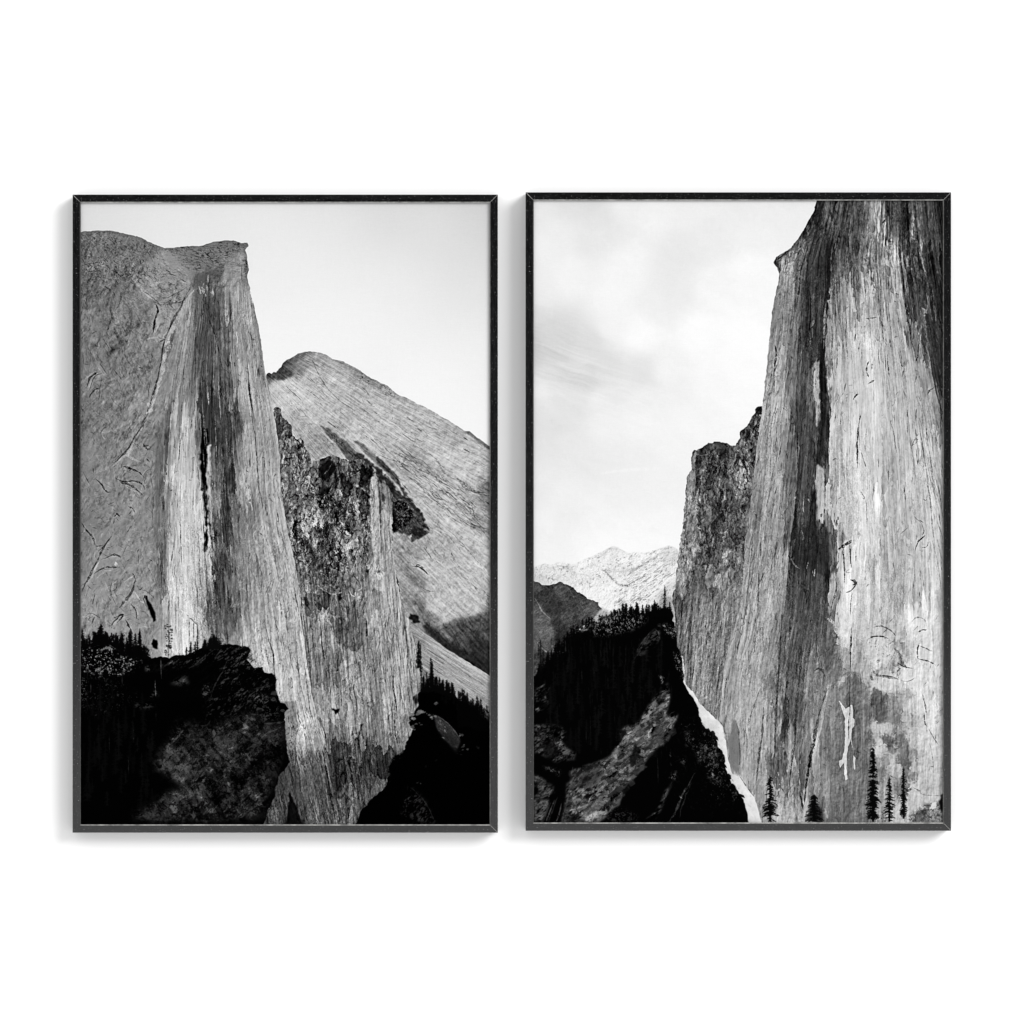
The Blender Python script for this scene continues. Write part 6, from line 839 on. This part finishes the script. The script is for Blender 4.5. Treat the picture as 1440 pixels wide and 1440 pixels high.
# =====================================================================  scene
# one photograph pixel is one millimetre on the plane of the frame fronts
import bpy, bmesh
from mathutils import Vector
MM = .001
FRONT = -.027            # frame fronts stand 27 mm off the wall
GAIN = 1.53              # light reaching the prints, so that paper tones come out as printed
def wx(px): return (px-720)*MM
def wz(py): return (720-py)*MM
scn = bpy.context.scene; col = scn.collection
def link(name, bm, mat, parent=None):
    me = bpy.data.meshes.new(name); bm.normal_update(); bm.to_mesh(me); bm.free()
    o = bpy.data.objects.new(name, me); col.objects.link(o); me.materials.append(mat)
    if parent: o.parent = parent
    return o
def prism(bm, a, b):
    # closed solid between two matching loops of points
    va = [bm.verts.new(p) for p in a]; vb = [bm.verts.new(p) for p in b]; n = len(a)
    bm.faces.new(va); bm.faces.new(vb[::-1])
    for i in range(n): bm.faces.new((va[(i+1) % n], va[i], vb[i], vb[(i+1) % n]))
    bmesh.ops.recalc_face_normals(bm, faces=bm.faces)
def nodes(name):
    m = bpy.data.materials.new(name); m.use_nodes = True; t = m.node_tree; t.nodes.clear()
    return m, t, lambda k, **kw: mk(t, k, **kw)
def mk(t, k, **kw):
    n = t.nodes.new(k)
    for a, b in kw.items():
        if a.startswith('i_'): n.inputs[a[2:].replace('_', ' ')].default_value = b
        else: setattr(n, a, b)
    return n
def wood(name, along, base, light, rough):
    # black stained open-grained wood, grain running along the rail, with tiny pale chips
    m, t, N = nodes(name); L = t.links.new
    tc = N('ShaderNodeTexCoord'); mp = N('ShaderNodeMapping'); L(tc.outputs['Object'], mp.inputs[0])
    s = [900, 900, 900]; s[along] = 55; mp.inputs['Scale'].default_value = s
    g = N('ShaderNodeTexNoise', i_Scale=1.0, i_Detail=5.0, i_Roughness=.65); L(mp.outputs[0], g.inputs['Vector'])
    r = N('ShaderNodeValToRGB'); L(g.outputs['Fac'], r.inputs[0])
    r.color_ramp.elements[0].position = .35; r.color_ramp.elements[0].color = (*[base*.35]*3, 1)
    r.color_ramp.elements[1].position = .72; r.color_ramp.elements[1].color = (light*.96, light*.98, light*1.03, 1)
    c = N('ShaderNodeTexNoise', i_Scale=560.0, i_Detail=2.0, i_Roughness=.6); L(tc.outputs['Object'], c.inputs['Vector'])
    cr = N('ShaderNodeValToRGB'); L(c.outputs['Fac'], cr.inputs[0])
    cr.color_ramp.elements[0].position = .655; cr.color_ramp.elements[1].position = .72
    mx = N('ShaderNodeMix', data_type='RGBA'); L(cr.outputs[0], mx.inputs[0]); L(r.outputs[0], mx.inputs[6]); mx.inputs[7].default_value = (.16, .16, .16, 1)
    b = N('ShaderNodeBsdfPrincipled', i_Roughness=rough); b.inputs['Specular IOR Level'].default_value = .66
    L(mx.outputs[2], b.inputs['Base Color'])
    bp = N('ShaderNodeBump', i_Strength=.08, i_Distance=.0003); L(g.outputs['Fac'], bp.inputs['Height']); L(bp.outputs[0], b.inputs['Normal'])
    o = N('ShaderNodeOutputMaterial'); L(b.outputs[0], o.inputs[0])
    return m
def worn(name, lo, hi):
    # stain rubbed through to pale wood, patchy along the edge
    m, t, N = nodes(name); L = t.links.new
    tc = N('ShaderNodeTexCoord'); g = N('ShaderNodeTexNoise', i_Scale=70.0, i_Detail=6.0, i_Roughness=.7); L(tc.outputs['Object'], g.inputs['Vector'])
    r = N('ShaderNodeValToRGB'); L(g.outputs['Fac'], r.inputs[0])
    r.color_ramp.elements[0].position = .32; r.color_ramp.elements[0].color = (lo, lo, lo*.97, 1)
    r.color_ramp.elements[1].position = .62; r.color_ramp.elements[1].color = (hi, hi*.99, hi*.95, 1)
    b = N('ShaderNodeBsdfPrincipled', i_Roughness=.6); L(r.outputs[0], b.inputs['Base Color'])
    o = N('ShaderNodeOutputMaterial'); L(b.outputs[0], o.inputs[0])
    return m
wood_h = wood('black_stained_wood_horizontal', 0, .002, .012, .12)
wood_v = wood('black_stained_wood_vertical', 2, .002, .012, .12)
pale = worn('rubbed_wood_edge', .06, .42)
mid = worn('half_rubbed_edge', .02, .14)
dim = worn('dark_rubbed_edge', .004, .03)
# ---- wall
m_wall, t, N = nodes('white_painted_wall')
tc = N('ShaderNodeTexCoord'); g = N('ShaderNodeTexNoise', i_Scale=160.0, i_Detail=3.0)
t.links.new(tc.outputs['Object'], g.inputs['Vector'])
b = N('ShaderNodeBsdfPrincipled', i_Roughness=.85); b.inputs['Base Color'].default_value = (.82, .82, .82, 1); b.inputs['Specular IOR Level'].default_value = .1
bp = N('ShaderNodeBump', i_Strength=.03, i_Distance=.0005); t.links.new(g.outputs['Fac'], bp.inputs['Height']); t.links.new(bp.outputs[0], b.inputs['Normal'])
o = N('ShaderNodeOutputMaterial'); t.links.new(b.outputs[0], o.inputs[0])
bm = bmesh.new()
prism(bm, [(-5, 0, -4), (5, 0, -4), (5, 0, 4), (-5, 0, 4)], [(-5, .12, -4), (5, .12, -4), (5, .12, 4), (-5, .12, 4)])
wall = link('wall', bm, m_wall); wall['kind'] = 'structure'; wall['label'] = 'plain bright white wall behind the two framed prints'; wall['category'] = 'wall'
# ---- the printed pictures, painted by the code above
def print_material(name, g):
    h, w = g.shape
    im = bpy.data.images.new(name, w, h); px = np.ones((h, w, 4), np.float32); px[:, :, :3] = (np.clip(g[::-1], 0, 255)/255.)[:, :, None]
    im.pixels.foreach_set(px.ravel()); im.update(); im.pack()
    m, t, N = nodes(name); L = t.links.new
    uv = N('ShaderNodeUVMap'); ti = N('ShaderNodeTexImage', image=im, extension='EXTEND'); L(uv.outputs[0], ti.inputs[0])
    k = N('ShaderNodeMix', data_type='RGBA', blend_type='MULTIPLY'); k.inputs[0].default_value = 1; L(ti.outputs[0], k.inputs[6]); k.inputs[7].default_value = (*[1/GAIN]*3, 1)
    b = N('ShaderNodeBsdfDiffuse'); L(k.outputs[2], b.inputs[0])
    o = N('ShaderNodeOutputMaterial'); L(b.outputs[0], o.inputs[0])
    return m
def framed(x0, y0, x1, y1, box, pic, pname, label):
    cx, cz = wx((x0+x1)/2), wz((y0+y1)/2)
    root = bpy.data.objects.new('framed_print', None); col.objects.link(root); root.location = (cx, 0, wz(y1)); root.empty_display_size = .1
    root['label'] = label; root['category'] = 'framed print'; root['group'] = 'black framed landscape prints on the wall'
    ox, oz = cx, wz(y1)
    W = 10.2*MM; C = 1.15*MM; D = 4.0*MM; F = FRONT; B = -.0005
    X0, X1, Z0, Z1 = wx(x0)-ox, wx(x1)-ox, 0, wz(y0)-oz
    def ring(d, y): return [Vector((X0+d, y, Z0+d)), Vector((X1-d, y, Z0+d)), Vector((X1-d, y, Z1-d)), Vector((X0+d, y, Z1-d))]
    e = .5*MM
    o_b, o_f, o_c = ring(0, B), ring(0, F+e), ring(e*.7, F)
    i_f, i_c, i_b = ring(W, F), ring(W+C, F+C*.9), ring(W+C, B)
    i_w = ring(W, F+.25*MM)
    part_names = ['lower', 'right', 'upper', 'left']
    for k in range(4):
        j = (k+1) % 4
        bm = bmesh.new()
        prism(bm, [o_b[k], o_f[k], o_c[k], i_f[k], i_c[k], i_b[k]], [o_b[j], o_f[j], o_c[j], i_f[j], i_c[j], i_b[j]])
        r = link('frame_rail', bm, wood_h if k in (0, 2) else wood_v, root)
        # rubbed inner bevel, set a hair proud of the rail
        n = Vector((0, -1, 0)); inn = [Vector((0, 0, 1)), Vector((-1, 0, 0)), Vector((0, 0, -1)), Vector((1, 0, 0))][k]
        off = (n+inn).normalized()*.12*MM
        bm = bmesh.new()
        prism(bm, [i_f[k]+off, i_c[k]+off, i_c[k]-off, i_f[k]-off], [i_f[j]+off, i_c[j]+off, i_c[j]-off, i_f[j]-off])
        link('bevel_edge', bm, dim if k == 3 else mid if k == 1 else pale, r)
        if k != 3:       # open mitre showing pale wood at the far end of this rail
            p, q = o_c[j], i_f[j]; d = (q-p).normalized(); s = Vector((d.z, 0, -d.x))*.22*MM; u = Vector((0, -.1*MM, 0))
            p = p+d*1.2*MM; q = q-d*.3*MM
            bm = bmesh.new(); prism(bm, [p+s+u, p-s+u, p-s-u, p+s-u], [q+s+u, q-s+u, q-s-u, q+s-u])
            link('mitre_joint', bm, pale, r)
    # mounted print behind the rails
    bx0, by0, bx1, by1 = box
    a, bq, yf, yb = [wx(bx0)-ox, wx(bx1)-ox], [wz(by1)-oz, wz(by0)-oz], F+D, F+D+3*MM
    bm = bmesh.new()
    fr = [(a[0], yf, bq[0]), (a[1], yf, bq[0]), (a[1], yf, bq[1]), (a[0], yf, bq[1])]
    prism(bm, fr, [(x, yb, z) for x, y, z in fr])
    ul = bm.loops.layers.uv.new('UVMap')
    for f in bm.faces:
        for l in f.loops: l[ul].uv = ((l.vert.co.x-a[0])/(a[1]-a[0]), (l.vert.co.z-bq[0])/(bq[1]-bq[0]))
    link('art_print', bm, print_material(pname, pic), root)
    return root
framed(102, 273.6, 700, 1171, (112, 284, 690, 1161), make_cliff(), 'cliff_and_dome_print', 'black framed print of a tall cliff at its left with a rounded dome behind')
framed(739.2, 270.4, 1337.5, 1168.3, (749, 281, 1328, 1158), make_face(), 'sheer_face_print', 'black framed print of a sheer streaked cliff at its right over snowy peaks')
# ---- light: one big soft lamp high on the right, and a pale surround with an unseen dark patch added to grade the rails' reflections
def aim(o, at):
    o.rotation_euler = (Vector(at)-o.location).to_track_quat('-Z', 'Y').to_euler()
la = bpy.data.lights.new('key_lamp', 'AREA'); la.shape = 'DISK'; la.size = 9.4; la.energy = 3350
lo = bpy.data.objects.new('key_lamp', la); col.objects.link(lo)
lo.location = Vector((30, -27, 19)).normalized()*20; aim(lo, (0, 0, 0))
w = bpy.data.worlds.new('World'); scn.world = w; w.use_nodes = True; t = w.node_tree; t.nodes.clear()
N = lambda k, **kw: mk(t, k, **kw); L = t.links.new
tc = N('ShaderNodeTexCoord'); sx = N('ShaderNodeSeparateXYZ'); L(tc.outputs['Generated'], sx.inputs[0])
def mth(op, a, b=None):
    n = N('ShaderNodeMath', operation=op)
    for i, v in enumerate((a, b)):
        if v is None: continue
        if isinstance(v, (int, float)): n.inputs[i].default_value = v
        else: L(v, n.inputs[i])
    return n.outputs[0]
ax = mth('MULTIPLY', mth('ABSOLUTE', sx.outputs[0]), .9); az = mth('ABSOLUTE', mth('SUBTRACT', sx.outputs[2], .20))
d = mth('MAXIMUM', ax, az)
mr = N('ShaderNodeMapRange', interpolation_type='SMOOTHSTEP'); L(d, mr.inputs[0])
for i, v in ((1, .205), (2, .275), (3, .025), (4, 1.12)): mr.inputs[i].default_value = v
bg = N('ShaderNodeBackground'); bg.inputs[0].default_value = (1, 1, 1, 1)
L(mr.outputs[0], bg.inputs[1]); wo = N('ShaderNodeOutputWorld'); L(bg.outputs[0], wo.inputs[0])
# ---- camera
DIST = 5.0
cd = bpy.data.cameras.new('Camera'); co = bpy.data.objects.new('Camera', cd); col.objects.link(co); scn.camera = co
co.location = (0, FRONT-DIST, 0); co.rotation_euler = (math.pi/2, 0, 0)
cd.sensor_width = 36; cd.lens = 36*DIST/1.44; cd.clip_end = 100; cd.clip_start = .05
vs = scn.view_settings; vs.view_transform = 'Standard'; vs.look = 'None'; vs.exposure = 0; vs.gamma = 1; vs.use_curve_mapping = False
scn.render.resolution_x = scn.render.resolution_y = 1024
scn.cycles.max_bounces = 5
